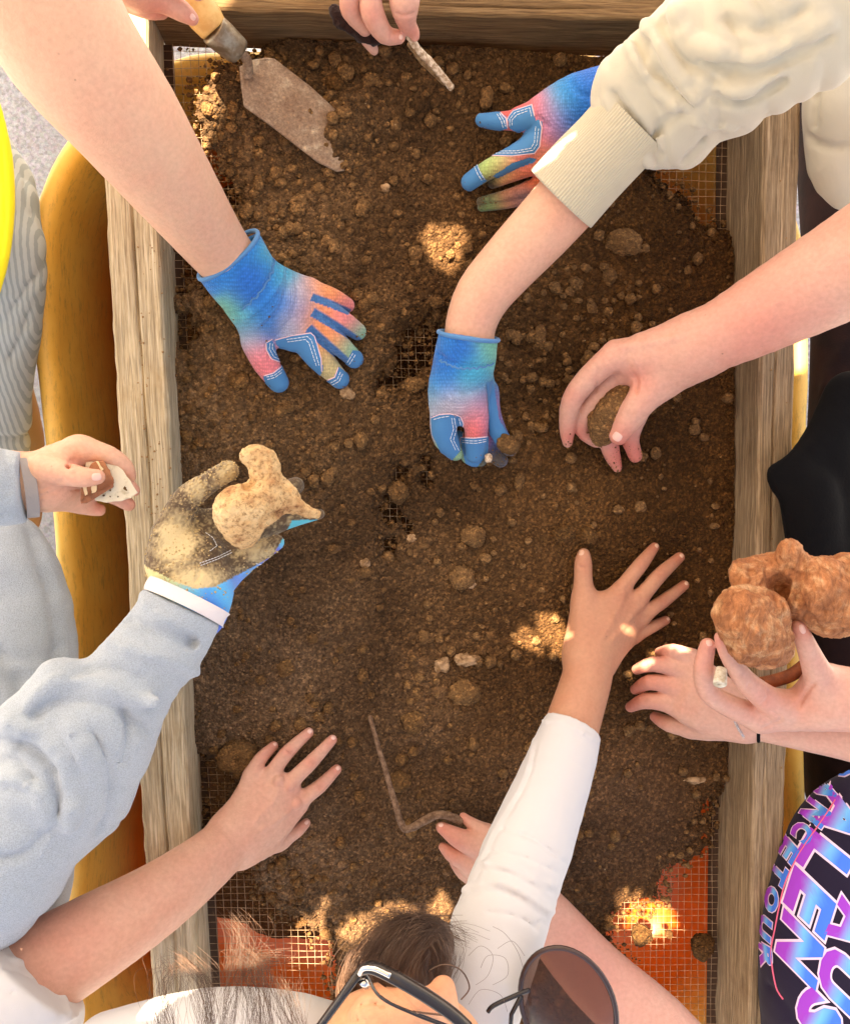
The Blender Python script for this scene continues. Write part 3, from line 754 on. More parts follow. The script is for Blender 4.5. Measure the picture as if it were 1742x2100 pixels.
def clod_geo(c, rx, ry, rz, seed, sub=3, amp=0.22, rot=0.0):
    bm = bmesh.new(); bmesh.ops.create_icosphere(bm, subdivisions=sub, radius=1.0)
    V = np.array([v.co[:] for v in bm.verts]); F = [tuple(v.index for v in f.verts) for f in bm.faces]; bm.free()
    d = 1+amp*vn(V*1.6+seed*3.1, seed)+amp*0.5*vn(V*4+seed, seed+1)+amp*0.3*vn(V*11, seed+2)
    V = V*d[:, None]*np.array((rx, ry, rz)); c_, s_ = math.cos(rot), math.sin(rot)
    V = np.stack([V[:, 0]*c_-V[:, 1]*s_, V[:, 0]*s_+V[:, 1]*c_, V[:, 2]], 1)
    return V+np.array(c), F
# loose lumps lying on the soil (uncountable)
la = Acc(); cnt = 0; near = (sdn < 6) & (sdn > -26) & (inn > 4); ei, ej = np.nonzero(near)
for k in rng.choice(len(ei), 1500, replace=False):
    r = 0.0007+0.0028*rng.random()**3; x, y = gx[ei[k], ej[k]], gy[ei[k], ej[k]]
    V, F = clod_geo((x, y, 0.0014+r*0.7), r, r*rng.uniform(0.7, 1.2), r*0.8, 5000+int(k), 1 if r < 0.0016 else 2, 0.3); la.add(V, F)
while cnt < 1700:
    u = rng.uniform(345, 1490); v = rng.uniform(95, 2090); p = P(u, v, 0.02); i = int((p[0]-HX0)/gs); j = int((p[1]-HY0)/gs)
    if not (0 <= i < nxg and 0 <= j < nyg) or not valid[i, j] or rng.random() > lump[i, j]*0.8+0.2: continue
    r = 0.0016+0.0055*rng.random()**2.3
    V, F = clod_geo((p[0], p[1], soilz(p)+r*0.3), r, r*rng.uniform(0.75, 1.2), r*0.8, cnt, 2 if r > 0.0025 else 1, 0.3); la.add(V, F); cnt += 1
tag(la.build('soil_lumps', M['clod']), 'small crumbs of brown soil scattered over the sieve', None, kind='stuff')
M['lath0'] = plain('dry_crumbs', lin(150, 112, 72), 0.95); cb = Acc()
for k in range(170):
    if k < 130: f = rng.random(); u = 262+80*f+(rng.uniform(300, 2000)*0); v = rng.uniform(500, 1400); u = 262+(v-500)*0.05+rng.uniform(8, 95)*rng.random()**0.4
    else: v = rng.uniform(150, 2050); u = rng.uniform(1560, 1615)
    r = 0.0004+0.0009*rng.random()**2; p = P(u, v, BH+r*0.2); V, F = clod_geo(p, r, r, r*0.7, 7000+k, 1, 0.3); cb.add(V, F)
tag(cb.build('soil_crumbs', M['lath0']), 'fine soil crumbs caught on top of the boards', None, kind='stuff')
CL = [ # u, v, rx px, ry px, kind, label
    (1276, 498, 37, 30, 'c', 'large round soil clod near the ribbed beige cuff'), (971, 1101, 26, 22, 'c', 'round brown clod in the middle of the sieve'),
    (946, 1184, 24, 25, 'c', 'knobbly clod just below the middle of the sieve'), (953, 1420, 32, 26, 'c', 'broad flat clod left of the white sleeve cuff'),
    (490, 1548, 42, 34, 'c', 'biggest pale clod beside the little finger of the spread hand'), (816, 1010, 20, 22, 'c', 'tan clod beside the small wire gaps'),
    (1155, 1093, 22, 18, 'd', 'dark clod left of the pair above the tan thumb'), (1205, 1098, 17, 18, 'd', 'dark clod right of the pair above the tan thumb'),
    (846, 1480, 22, 22, 'c', 'clod at the upper end of the bent rod'), (820, 1600, 20, 22, 'c', 'brown clod leaning against the bent rod'),
    (850, 790, 22, 16, 'c', 'clod below the central wire gap'), (585, 1370, 18, 16, 'c', 'clod below the held bone'),
    (740, 904, 13, 19, 'c', 'upright oval clod right of the bone tip'), (611, 430, 15, 14, 'c', 'clod above the spread blue glove'),
    (708, 150, 18, 19, 'c', 'rounded clod above the trowel blade'), (686, 170, 18, 17, 'd', 'dark clod touching the back edge of the trowel'),
    (760, 165, 16, 14, 'c', 'clod below the hand at the top board'), (905, 1363, 16, 17, 's', 'pale stone left of the cream pebble pair'),
    (956, 1353, 25, 14, 's', 'flat cream stone right of the pale stone'), (749, 1155, 10, 10, 's', 'small white pebble below the bone'),
    (843, 1104, 10, 9, 's', 'small pinkish pebble by the wire gaps'), (712, 806, 16, 12, 's', 'tan pebble at the index tip of the spread glove'),
    (963, 1199, 13, 9, 's', 'grey stone chip under the knobbly clod'), (1425, 1600, 22, 7, 's', 'thin pale flake near the right board'),
    (790, 386, 9, 9, 's', 'small tan pebble right of the trowel tip'), (1313, 1917, 22, 22, 'd', 'dark clod lying on the sunlit wire screen'),
    (1370, 1915, 8, 9, 'd', 'tiny clod at the edge of the lit screen'), (1437, 1940, 24, 26, 'd', 'brown clod on the screen beside the right board'),
    (1180, 582, 15, 13, 'c', 'clod between the bare arm and the bare wrist'), (1248, 568, 17, 15, 'c', 'clod below the large round clod')]
for k, (u, v, rx, ry, kd, lab) in enumerate(CL):
    p = P(u, v, 0.025); z = soilz(p); z = max(z, 0.004); p = P(u, v, z); rx_ = R(rx, p); ry_ = R(ry, p); rz_ = min(rx_, ry_)*0.85
    V, F = clod_geo((p[0], p[1], z+rz_*0.15), rx_, ry_, rz_, 100+k*3, 4 if rx > 14 else 3, 0.2 if kd != 's' else 0.3)
    V = V+(0.0011 if kd != 's' else 0.0004)*np.stack([vn(V*520, 5), vn(V*520, 6), vn(V*520, 7)], 1)
    mt = {'c': M['clod'], 'd': M['clod_dark'], 's': M['stone']}[kd]
    o = mkmesh('soil_clod' if kd != 's' else 'stone', V, F, mt, None, True)
    tag(o, lab, 'clod' if kd != 's' else 'stone')
# ================================================================== PEOPLE
def frame_axis(a, b): return np.array(b)-np.array(a)
def patch(V, Q, poly, off, mat, parent, name='leather_patch', facing=True):
    u, v = proj(V); c = V[Q].mean(1); uc, vc = proj(c); N = normals(V, Q)
    vis = ((CAMn-c)*N[Q[:, 0]]).sum(1) > -0.2
    m_ = inpoly(uc, vc, poly) & vis; F = Q[m_]
    if not len(F): return
    us = np.unique(F); rm = np.full(len(V), -1); rm[us] = np.arange(len(us))
    o = mkmesh(name, V[us]+N[us]*off, rm[F], mat, parent)
    return o
def seam(B, pts, r, mat, parent, name, closed=False, dash=None, lift=0.0004, lim=None):
    pts = list(pts)+([pts[0]] if closed else [])
    w = []
    for i in range(len(pts)-1):
        L = math.hypot(pts[i+1][0]-pts[i][0], pts[i+1][1]-pts[i][1]); k = max(int(L/1.6), 1)
        for j in range(k): w.append((pts[i][0]+(pts[i+1][0]-pts[i][0])*j/k, pts[i][1]+(pts[i+1][1]-pts[i][1])*j/k))
    hits = [(cast(B, *q)) for q in w]; A = Acc(); run = []
    def flush():
        nonlocal run
        if len(run) > 1: A.add(*tube(run, r, 5))
        run = []
    for i, (h, nm) in enumerate(hits):
        if h is None or nm.z < 0.15 and dash is None and nm.z < -0.2: flush(); continue
        p = h+nm*lift
        if run and (p-Vector(run[-1])).length > 0.006: flush()
        run.append(p)
        if dash and (i % dash) == dash-2: flush()
    flush()
    if A.n:
        o = A.build(name, mat, parent); o['kind'] = 'stuff'; return o
def glove(body, parent, cps, patches, dirty=(), extra=None, K=2):
    V, Q = body.mesh(); V = relax(V, Q, K)
    u, v = proj(V); col = idw(u, v, cps)
    nz = vn(V*260, 3); col = col*(1+0.10*nz[:, None])
    for (du, dv, dr, dc) in dirty:
        w = np.clip(1.4*np.exp(-((u-du)**2+(v-dv)**2)/(2*dr*dr))-0.25+0.25*vn(V*500, 9), 0, 1)[:, None]; col = col*(1-w)+np.array(dc)*w
    # palm side of the glove is blue leather
    N = normals(V, Q)
    lo_ = (((CAMn-V)*N).sum(1) < -0.0) if extra is None else extra(V, N, u, v)
    lc = np.array(lin(58, 112, 168)); lo_ = np.asarray(lo_, float)[:, None]; col = col*(1-lo_)+lc*(1+0.1*nz[:, None])*lo_
    g = mkmesh('glove', V, Q, M['glove'], parent, True, np.clip(col, 0, 1))
    B = bvh(V, Q)
    for (poly, piping, stitches) in patches:
        patch(V, Q, poly, 0.0007, M['leather'], g)
        if piping: seam(B, piping, 0.0006, M['piping'], g, 'piping', lift=0.0005)
        for st in stitches: seam(B, st, 0.00035, M['thread'], g, 'stitching', dash=5, lift=0.0010)
    return g, V, Q, B
TD = dict(b=lin(15, 125, 205), t=lin(40, 165, 200), g=lin(110, 190, 160), w=lin(190, 190, 210), p=lin(238, 130, 138), o=lin(242, 150, 96), r=lin(236, 105, 100),
          l=lin(170, 205, 120), d=lin(10, 108, 198), s=lin(200, 180, 130))
def cuffring(B, pts, r, mat, parent, name='binding'):
    pass
def ring(center_px, z, ru, rv, rot, r, mat, parent, name, tilt=(0, 0, 1), arc=(0, 360), n=60, zf=None):
    """an elliptical hoop around an arm; rv is the half-height across the arm in depth"""
    pass
def hoop(axis_a, axis_b, rad, fz, r, mat, parent, name, seg=72, sc=(1, 1), flat=1.0):
    """hoop round an arm at axis_a, plane normal to axis_a->axis_b"""
    a = np.array(axis_a); d = np.array(axis_b)-a; d /= np.linalg.norm(d)
    x = np.cross(d, (0, 0, 1)); x /= np.linalg.norm(x); y = np.cross(x, d)
    p = [a+x*math.cos(t)*rad+y*math.sin(t)*rad*fz for t in np.linspace(0, 2*math.pi, seg+1)]
    A = Acc(); A.add(*tube([tuple(q) for q in p], r, 8, False, flat)); return A.build(name, mat, parent)
def sleeve_tube(pts, mat, parent, name, ribs=0, ribamp=0.0006, thick=0.0025, fz=0.9, seg=None, wav=0.0):
    """hollow knitted tube along photograph points (u,v,z,r px), with ribs along its length"""
    W_ = []
    for q in smooth_pts(pts, 8): w = np.array(P(q[0], q[1], q[2])); W_.append((w, R(q[3], w)))
    seg = seg or max(ribs*5, 72); n_ = len(W_); V = []; 
    for i, (w, r) in enumerate(W_):
        d = W_[min(i+1, n_-1)][0]-W_[max(i-1, 0)][0]; d /= np.linalg.norm(d)
        x = np.cross(d, (0, 0, 1)); x /= np.linalg.norm(x); y = np.cross(x, d)
        a = np.linspace(0, 2*math.pi, seg, endpoint=False)
        rr = r+ribamp*np.sin(a*ribs)+wav*np.sin(a*3+i*0.4)
        V.append(w+x*(np.cos(a)*rr)[:, None]+y*(np.sin(a)*rr*fz)[:, None])
    # roll inwards at both ends
    first = W_[0][0]+(V[0]-W_[0][0])*(1-thick/W_[0][1]); inner = [W_[i][0]+(V[i]-W_[i][0])*(1-2*thick/W_[i][1]) for i in range(0, min(6, n_))]
    rows = inner[::-1]+[first-(W_[1][0]-W_[0][0])*0.15]+V; m_ = len(rows); F = []
    for i in range(m_-1):
        for k in range(seg): F.append((i*seg+k, i*seg+(k+1) % seg, (i+1)*seg+(k+1) % seg, (i+1)*seg+k))
    return mkmesh(name, np.concatenate(rows), np.array(F), mat, parent)

def creases(V, Q, a, b_, fs, ft, amp, seed, m0=None):
    A = np.array(P(*a)); d = np.array(P(*b_))-A; d /= np.linalg.norm(d); sx_ = (V-A)@d; w = V-A-sx_[:, None]*d
    q = np.column_stack([sx_*fs+0.5*vn(V*18, seed+5), w*ft]); h = np.abs(vn(q, seed))**0.8+0.45*np.abs(vn(q*2.1, seed+1))
    k = amp*(h-0.4)
    if m0 is not None: k = k*m0(*proj(V))
    return V+normals(V, Q)*k[:, None]
# ---------- person: bare arm from the top left with a spread blue glove
pa = thing('person', 'person with long bare arm from top left, blue tie-dye glove spread on soil', 'person')
ba = Body(0.0017, 0.01)
ba.group(0.02, [C((60, -60, 0.30, 150), (140, 90, 0.27, 138), (250, 235, 0.22, 116), (350, 375, 0.16, 90), (440, 500, 0.10, 66), (490, 560, 0.08, 58), fz=0.85)])
ba.make(); flesh('arm', ba, M['skin_pale'], pa, [(200, 250, 90, 0.15), (470, 520, 60, 0.1)], 3)
bg_ = Body(0.0011, 0.004)
bg_.group(0.010, [C((470, 526, 0.088, 77), (495, 565, 0.080, 74), (528, 605, 0.07, 70), fz=0.72),
                 C((528, 605, 0.068, 60), (620, 672, 0.048, 34), fz=0.8), C((530, 600, 0.068, 58), (638, 648, 0.050, 30), fz=0.8), C((540, 600, 0.066, 55), (640, 618, 0.050, 27), fz=0.8),
                 C((545, 590, 0.066, 50), (632, 592, 0.046, 24), fz=0.8), C((520, 630, 0.06, 50), (532, 705, 0.045, 31)), C((560, 690, 0.045, 16), (600, 700, 0.045, 20))])
bg_.group(0.0015, [C((524, 700, 0.045, 30), (545, 745, 0.042, 27), (571, 784, 0.036, 20)),
                  C((618, 682, 0.047, 31), (652, 730, 0.044, 27), (696, 777, 0.034, 19)),
                  C((640, 655, 0.05, 26), (688, 700, 0.048, 23), (726, 736, 0.036, 18)),
                  C((644, 622, 0.05, 23), (697, 655, 0.05, 22), (733, 680, 0.036, 18)),
                  C((636, 593, 0.047, 20), (680, 609, 0.048, 19), (711, 626, 0.036, 16))], 0.004)
bg_.make()
bg_.cutplane(P(470, 526, 0.088), np.array(P(440, 488, 0.096))-np.array(P(470, 526, 0.088)))
bg_.hollow(C((430, 470, 0.105, 70), (475, 532, 0.087, 68), fz=0.7))
bg_.stroke([(566, 520), (560, 560), (530, 605), (492, 640)], 5, lift=0.5)
bg_.stroke([(578, 530), (574, 575), (545, 618), (500, 655)], 5, True, lift=0.5)
bg_.stroke([(590, 540), (590, 585), (572, 640), (540, 672)], 5, lift=0.6); bg_.stroke([(606, 556), (612, 600), (600, 650), (570, 688)], 5, lift=0.6)
bg_.stroke([(625, 575), (645, 610), (652, 645), (640, 680)], 3.5, lift=0.6)
bg_.stroke([(668, 628), (676, 640), (672, 650)], 3, lift=0.6); bg_.stroke([(652, 706), (668, 700)], 3, lift=0.6)
cps = [(440, 570, TD['b']), (500, 500, TD['b']), (540, 560, TD['d']), (500, 610, TD['d']), (570, 620, TD['b']), (585, 560, TD['t']), (560, 520, TD['t']), (470, 640, TD['g']),
       (500, 672, TD['t']), (545, 665, TD['b']), (510, 700, TD['w']), (600, 668, TD['w']), (622, 600, TD['w']), (615, 640, lin(90, 150, 210)), (632, 650, TD['o']), (648, 660, TD['o']),
       (520, 730, TD['p']), (545, 750, TD['p']), (650, 590, TD['o']), (690, 606, TD['o']), (715, 628, TD['p']), (665, 625, TD['o']), (695, 645, TD['p']), (710, 662, TD['p']), (738, 682, TD['g']),
       (665, 672, TD['o']), (690, 692, TD['o']), (715, 712, TD['g']), (655, 705, TD['o']), (668, 735, TD['s']), (683, 752, TD['s'])]
gp = [([(565, 697), (596, 687), (636, 683), (645, 690), (663, 755), (655, 775), (600, 745), (566, 705)], [(563, 697), (596, 688), (636, 683), (644, 690), (658, 735), (660, 763)],
       [[(588, 695), (630, 690), (638, 698), (655, 750)], [(590, 700), (626, 696), (633, 703), (650, 752)]]),
      ([(544, 701), (556, 696), (562, 705), (566, 725), (577, 745), (560, 738), (548, 722)], [(558, 695), (545, 703), (546, 718), (556, 736), (576, 744)], [[(553, 703), (551, 715), (560, 732), (572, 738)], [(558, 704), (557, 714), (566, 730)]]),
      ([(540, 770), (560, 764), (578, 748), (600, 790), (580, 815), (550, 800)], [(542, 770), (560, 765), (577, 751)], [[(547, 772), (562, 769), (578, 757)], [(549, 777), (564, 773), (579, 762)]]),
      ([(670, 781), (684, 774), (693, 752), (730, 780), (702, 805), (680, 795)], [(672, 779), (686, 773), (693, 753)], [[(678, 784), (691, 777), (698, 760)], [(682, 788), (695, 781), (702, 764)]]),
      ([(708, 746), (722, 718), (755, 725), (755, 750), (735, 765), (712, 755)], None, [[(712, 742), (723, 723)], [(716, 746), (728, 726)]])]
# shaded fingers' inner sides are leather: anything below the finger centre lines
def side(V, N, u, v):
    k = np.zeros(len(V))
    for ch in ([(640, 655, 26), (688, 700, 23), (735, 745, 18)], [(644, 622, 23), (697, 655, 22), (745, 690, 18)], [(640, 594, 20), (680, 609, 19), (722, 630, 16)]):
        for (u1, v1, r1), (u2, v2, r2) in zip(ch[:-1], ch[1:]):
            du, dv = u2-u1, v2-v1; L = math.hypot(du, dv); t = ((u-u1)*du+(v-v1)*dv)/L/L; pd_ = ((v-v1)*du-(u-u1)*dv)/L
            r_ = r1+(r2-r1)*np.clip(t, 0, 1)
            k = np.maximum(k, ((t > (0.10 if (u1, v1) == ch[0][:2] else 0)) & (t < 1.0) & (pd_ < r_*1.15))*np.clip((pd_-r_*0.22)/(0.18*r_), 0, 1))
    return k
g1, V, Q, B = glove(bg_, pa, cps, gp, [(580, 800, 8, (0.15, 0.10, 0.06))], side)
specks(V, Q, g1, [(570, 800, 14, 40), (705, 790, 14, 30), (740, 745, 14, 30), (740, 685, 12, 25), (560, 640, 60, 25)])
seam(B, [(561+1.2*math.sin(k*1.9), 517) if 0 else q for k, q in enumerate([(q[0]+2.2*math.sin(i*1.3), q[1]+2.0*math.cos(i*1.7)) for i, q in enumerate(smooth_pts([(562, 520), (557, 560), (530, 603), (495, 637)], 12))])], 0.0009, M['bind'], g1, 'elastic_seam', lift=0.0)
a0, a1_ = P(468, 523, 0.089), P(440, 488, 0.099)
hoop(a0, a1_, R(76, a0), 0.74, 0.0022, M['bind'], g1, 'binding')


# ---------- person: pale hand holding the trowel at the top left
pb = thing('person', 'person whose pale hand grips the trowel handle behind the top left arm', 'person')
hb = Body(0.0013, 0.006)
hb.group(0.01, [C((235, -70, 0.20, 60), (285, -10, 0.17, 34), fz=0.8), C((250, -60, 0.19, 50), (325, -12, 0.165, 26), fz=0.8)])
hb.group(0.0015, [C((285, -12, 0.165, 30), (330, -2, 0.16, 26), (372, 22, 0.15, 21), (394, 38, 0.145, 14)), C((270, -2, 0.16, 28), (305, 14, 0.15, 24), (330, 22, 0.14, 17)),
                  C((330, -60, 0.18, 26), (380, -40, 0.175, 22), (405, -15, 0.16, 16))])
hb.make(); _, V, Q = flesh('hand', hb, M['skin_pink'], pb, [(394, 38, 14, 0.5), (320, 20, 20, 0.5)]); nails(V, Q, pb, [(396, 35, -40, 15, 13)])

# ---------- person: fingers at the top middle pinching a flat sliver
pc = thing('person', 'person whose fingers pinch the pale sliver at the top board', 'person')
hc = Body(0.0010, 0.004)
hc.group(0.008, [C((725, -60, 0.14, 40), (800, -60, 0.14, 45)), C((740, -50, 0.14, 34), (820, -40, 0.14, 36))])
hc.group(0.0012, [C((720, -50, 0.14, 24), (717, -10, 0.14, 21), (720, 22, 0.13, 21), (748, 60, 0.115, 14)),
                  C((762, -50, 0.145, 25), (760, -10, 0.145, 22), (764, 28, 0.14, 24), (788, 70, 0.125, 19), (817, 76, 0.12, 14)),
                  C((830, -50, 0.145, 36), (829, 4, 0.145, 31), (833, 44, 0.13, 20), (847, 66, 0.12, 13), (850, 75, 0.118, 10)), C((735, 60, 0.10, 12), (757, 88, 0.09, 13), (767, 104, 0.085, 9))])
hc.make(); hc.stroke([(802, 90), (800, 76), (808, 64)], 2.2); hc.stroke([(812, 28), (830, 34), (846, 28)], 2.5)
_, V, Q = flesh('hand', hc, M['skin_pink'], pc, [(717, 15, 15, 0.3), (765, 30, 16, 0.4), (830, 40, 15, 0.4), (850, 70, 12, 0.6), (815, 75, 12, 0.4)])
nails(V, Q, pc, [(822, 76, 0, 10, 11)])
cl = Body(0.0012, 0.004); cl.group(0.003, [C((688, 24, 0.10, 13), (700, 48, 0.10, 13)), C((706, 36, 0.10, 14), (722, 56, 0.10, 14)), C((735, 62, 0.10, 16), (775, 76, 0.10, 14)), C((742, 75, 0.098, 12), (765, 82, 0.098, 9))])
cl.make(); V, Q = cl.mesh(); V = V+normals(V, Q)*(0.0014*fbm(V*200, 3, 3))[:, None]
M['felt'] = cloth('dark_felt', (0.022, 0.008, 0.006), 1.0, 500, 0.8, sheen=0.1)
tag(mkmesh('cloth_scrap', V, Q, M['felt']), 'dark brown felt scrap bunched behind the fingers at the top board', 'cloth')
# the sliver: two flat laths
def slab(name, pts_a, w, t, mat, parent=None, seed=1, rough=0.0006):
    pts = [np.array(P(*p)) for p in pts_a]; V = []; F = []; rows = []
    pp = smooth_pts(pts, 10); n_ = len(pp)
    for i, p in enumerate(pp):
        d = pp[min(i+1, n_-1)]-pp[max(i-1, 0)]; d /= np.linalg.norm(d); x = np.cross(d, (0, 0, 1)); x /= np.linalg.norm(x); y = np.cross(x, d)
        k = 1.0 if 0 < i < n_-1 else 0.7
        for a, b_ in ((-1, -0.7), (-0.5, -1), (0.5, -1), (1, -0.7), (1, 0.7), (0.5, 1), (-0.5, 1), (-1, 0.7)):
            V.append(p+x*a*w*k/2+y*b_*t*k/2)
    V = np.array(V); V += rough*np.stack([vn(V*300, seed), vn(V*300, seed+1), vn(V*300, seed+2)], 1)
    for i in range(n_-1):
        for k in range(8): F.append((i*8+k, i*8+(k+1) % 8, (i+1)*8+(k+1) % 8, (i+1)*8+k))
    F.append(tuple(range(7, -1, -1))); F.append(tuple((n_-1)*8+k for k in range(8)))
    return mkmesh(name, V, F, mat, parent)
M['bonewhite'] = plain('pale_bone', lin(226, 200, 172), 0.75, 0, 260, lin(160, 125, 95), 0.5, 500)
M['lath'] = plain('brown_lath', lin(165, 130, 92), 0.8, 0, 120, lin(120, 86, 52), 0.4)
sv = thing('bone_sliver', 'long flat pale bone sliver held by the fingers at the top', 'bone')
slab('bone', [(831, 62, 0.118), (856, 100, 0.108), (893, 140, 0.094), (927, 182, 0.080)], 0.0062, 0.004, M['bonewhite'], sv, 3)
slab('brown_slat', [(838, 86, 0.108), (870, 128, 0.092), (915, 172, 0.070)], 0.006, 0.004, M['lath'], sv, 6).name = 'lower_slat'  # second, brown slat behind the pale sliver

# ---------- person: beige sweatshirt, two blue gloves, top right
pd = thing('person', 'person in beige sweatshirt from top right wearing two blue tie-dye gloves', 'person')
bd = Body(0.0016, 0.008)
bd.group(0.015, [C((1240, 325, 0.130, 62), (1180, 392, 0.118, 68), (1110, 470, 0.105, 66), (1040, 545, 0.095, 61), (990, 605, 0.09, 57), (965, 665, 0.085, 52), (962, 720, 0.082, 50), fz=0.9)])
bd.make(); flesh('arm', bd, M['skin_pale'], pd, [(1040, 560, 60, 0.2), (975, 650, 40, 0.2), (1180, 420, 70, 0.3)], 3)
sleeve_tube([(1150, 408, 0.118, 84), (1200, 352, 0.130, 83), (1250, 300, 0.142, 82), (1300, 245, 0.155, 84)], M['beige_rib'], pd, 'cuff', ribs=86, ribamp=0.0005, fz=0.95)
bs = Body(0.0022, 0.012)
bs.group(0.014, [C((1290, 225, 0.155, 80), (1350, 190, 0.165, 100), (1460, 130, 0.19, 135), (1600, 40, 0.22, 170), (1720, -60, 0.24, 190), fz=0.72),
                 C((1270, 160, 0.165, 52), (1340, 130, 0.185, 62), (1400, 60, 0.20, 68)), C((1340, 290, 0.155, 46), (1400, 300, 0.155, 48), (1420, 315, 0.15, 30)),
                 C((1380, 260, 0.165, 52), (1480, 235, 0.17, 52), (1560, 180, 0.18, 56))])
bs.make()
for st, r_, ad in [([(1275, 80), (1310, 120), (1345, 180), (1385, 215)], 13, True), ([(1325, 40), (1350, 95), (1390, 150), (1440, 190)], 14, True), ([(1300, 75), (1335, 125), (1372, 180), (1420, 225)], 10, False),
                   ([(1352, 40), (1378, 95), (1420, 140), (1470, 175)], 10, False), ([(1350, 175), (1400, 215), (1450, 245), (1500, 262)], 11, True), ([(1345, 270), (1390, 235), (1440, 245), (1475, 258)], 8, False),
                   ([(1420, 150), (1480, 180), (1540, 180), (1590, 150)], 12, True), ([(1410, 175), (1470, 205), (1540, 205), (1600, 170)], 10, False), ([(1450, 90), (1530, 120), (1620, 90), (1700, 40)], 16, True),
                   ([(1440, 120), (1520, 150), (1610, 125), (1700, 75)], 10, False), ([(1380, 20), (1420, 80), (1480, 110)], 14, True), ([(1240, 200), (1255, 240), (1290, 285), (1330, 330)], 9, True),
                   ([(1262, 190), (1285, 235), (1320, 280), (1350, 320)], 7, False), ([(1480, 40), (1560, 60), (1650, 20)], 10, False), ([(1345, 268), (1335, 300), (1345, 335)], 5, False), ([(1400, 335), (1430, 300), (1440, 280)], 6, False)]:
    bs.stroke(st, r_*1.1, ad, lift=0.15 if not ad else 0.35, k=0.0035)
V, Q = bs.mesh(); V = relax(V, Q, 2); V = creases(V, Q, (1290, 225, 0.155), (1600, 40, 0.22), 38, 13, 0.007, 11); V = relax(V, Q, 1, 0.3); mkmesh('sweatshirt', V, Q, M['beige'], pd)
b2 = Body(0.0022, 0.01); b2.group(0.012, [C((1760, 120, 0.10, 95), (1742, 220, 0.10, 88), fz=0.8), C((1700, 210, 0.09, 50), (1715, 330, 0.085, 58), (1735, 390, 0.08, 40)), C((1760, 260, 0.09, 90), (1770, 330, 0.08, 80))])
b2.make(); b2.stroke([(1655, 280), (1685, 300), (1742, 305)], 7); b2.stroke([(1700, 130), (1670, 200), (1665, 260)], 8); V, Q = b2.mesh(); V = relax(V, Q, 4); mkmesh('sweatshirt_hem', V, Q, M['beige'], pd)
# glove that pinches something in the middle
b3 = Body(0.0011, 0.004)
b3.group(0.008, [C((960, 690, 0.088, 62), (953, 735, 0.08, 60), fz=0.8), C((953, 730, 0.078, 58), (938, 790, 0.07, 60), (930, 820, 0.062, 52), fz=0.8), C((955, 740, 0.075, 52), (965, 820, 0.065, 34)), C((940, 820, 0.055, 34), (970, 850, 0.06, 28)),
                C((985, 770, 0.06, 26), (1000, 815, 0.05, 20))])
b3.group(0.0012, [C((975, 840, 0.064, 27), (976, 872, 0.062, 25), (975, 905, 0.052, 22), (973, 930, 0.045, 18)), C((912, 835, 0.062, 30), (908, 868, 0.058, 27), (913, 900, 0.05, 25), (934, 928, 0.042, 17)),
                  C((1002, 800, 0.05, 20), (1008, 850, 0.05, 19), (1024, 895, 0.045, 19), (1046, 921, 0.040, 15)), C((985, 870, 0.04, 18), (1000, 920, 0.036, 18), (1026, 944, 0.034, 15)), C((940, 900, 0.036, 16), (960, 938, 0.034, 14), (985, 944, 0.034, 13))], 0.004)
b3.make(); b3.cutplane(P(960, 690, 0.088), np.array(P(968, 640, 0.090))-np.array(P(960, 690, 0.088))); b3.hollow(C((968, 640, 0.09, 57), (960, 695, 0.087, 55), fz=0.78))
b3.stroke([(897, 726), (920, 742), (960, 752), (1000, 750), (1018, 742)], 5, lift=0.6); b3.stroke([(930, 800), (960, 806), (985, 795)], 5, lift=0.7); b3.stroke([(948, 850), (970, 862), (985, 855)], 3, lift=0.6); b3.stroke([(940, 855), (945, 880), (945, 915)], 4, lift=0.4)
b3.stroke([(895, 800), (930, 818), (970, 815)], 4, True, lift=0.6)
cps = [(905, 700, TD['b']), (960, 720, TD['d']), (915, 740, TD['d']), (1005, 700, TD['g']), (1010, 735, TD['g']), (985, 760, TD['t']), (960, 800, TD['t']), (890, 780, TD['b']), (915, 790, TD['b']), (975, 770, TD['t']), (880, 812, TD['t']),
       (890, 835, TD['w']), (930, 826, TD['w']), (975, 826, TD['w']), (990, 840, TD['p']), (975, 850, TD['p']), (975, 875, TD['r']), (920, 845, lin(180, 150, 150)), (945, 945, lin(140, 180, 140)), (1015, 850, lin(40, 90, 160)), (1000, 810, lin(40, 90, 160)), (1030, 900, lin(40, 90, 150))]
gp = [([(884, 855), (900, 849), (925, 848), (940, 860), (942, 925), (925, 945), (905, 930), (886, 890)], [(884, 857), (900, 850), (922, 848), (932, 850)], [[(890, 860), (905, 855), (922, 852)], [(926, 856), (928, 880), (922, 900), (934, 925)], [(931, 856), (934, 878), (928, 902), (940, 925)]]),
      ([(933, 851), (944, 855), (949, 870), (949, 898), (942, 898), (938, 870)], [(932, 849), (944, 854), (950, 868), (948, 895)], [[(940, 857), (944, 870), (944, 890)]]),
      ([(944, 898), (1001, 895), (1000, 930), (975, 960), (955, 950), (945, 920)], [(943, 897), (970, 898), (1001, 895)], [[(948, 903), (975, 903), (996, 900)], [(948, 907), (975, 908), (996, 904)]]),
      ([(996, 785), (1010, 780), (1022, 860), (1042, 895), (1020, 915), (1004, 890), (1000, 840)], None, [])]
g3, V, Q, B = glove(b3, pd, cps, gp, [(1046, 925, 14, (0.13, 0.09, 0.06)), (1020, 945, 22, (0.10, 0.08, 0.07)), (985, 945, 14, (0.12, 0.10, 0.08))])
specks(V, Q, g3, [(1046, 925, 18, 120), (1020, 945, 20, 90), (975, 945, 14, 30), (925, 930, 14, 20)])
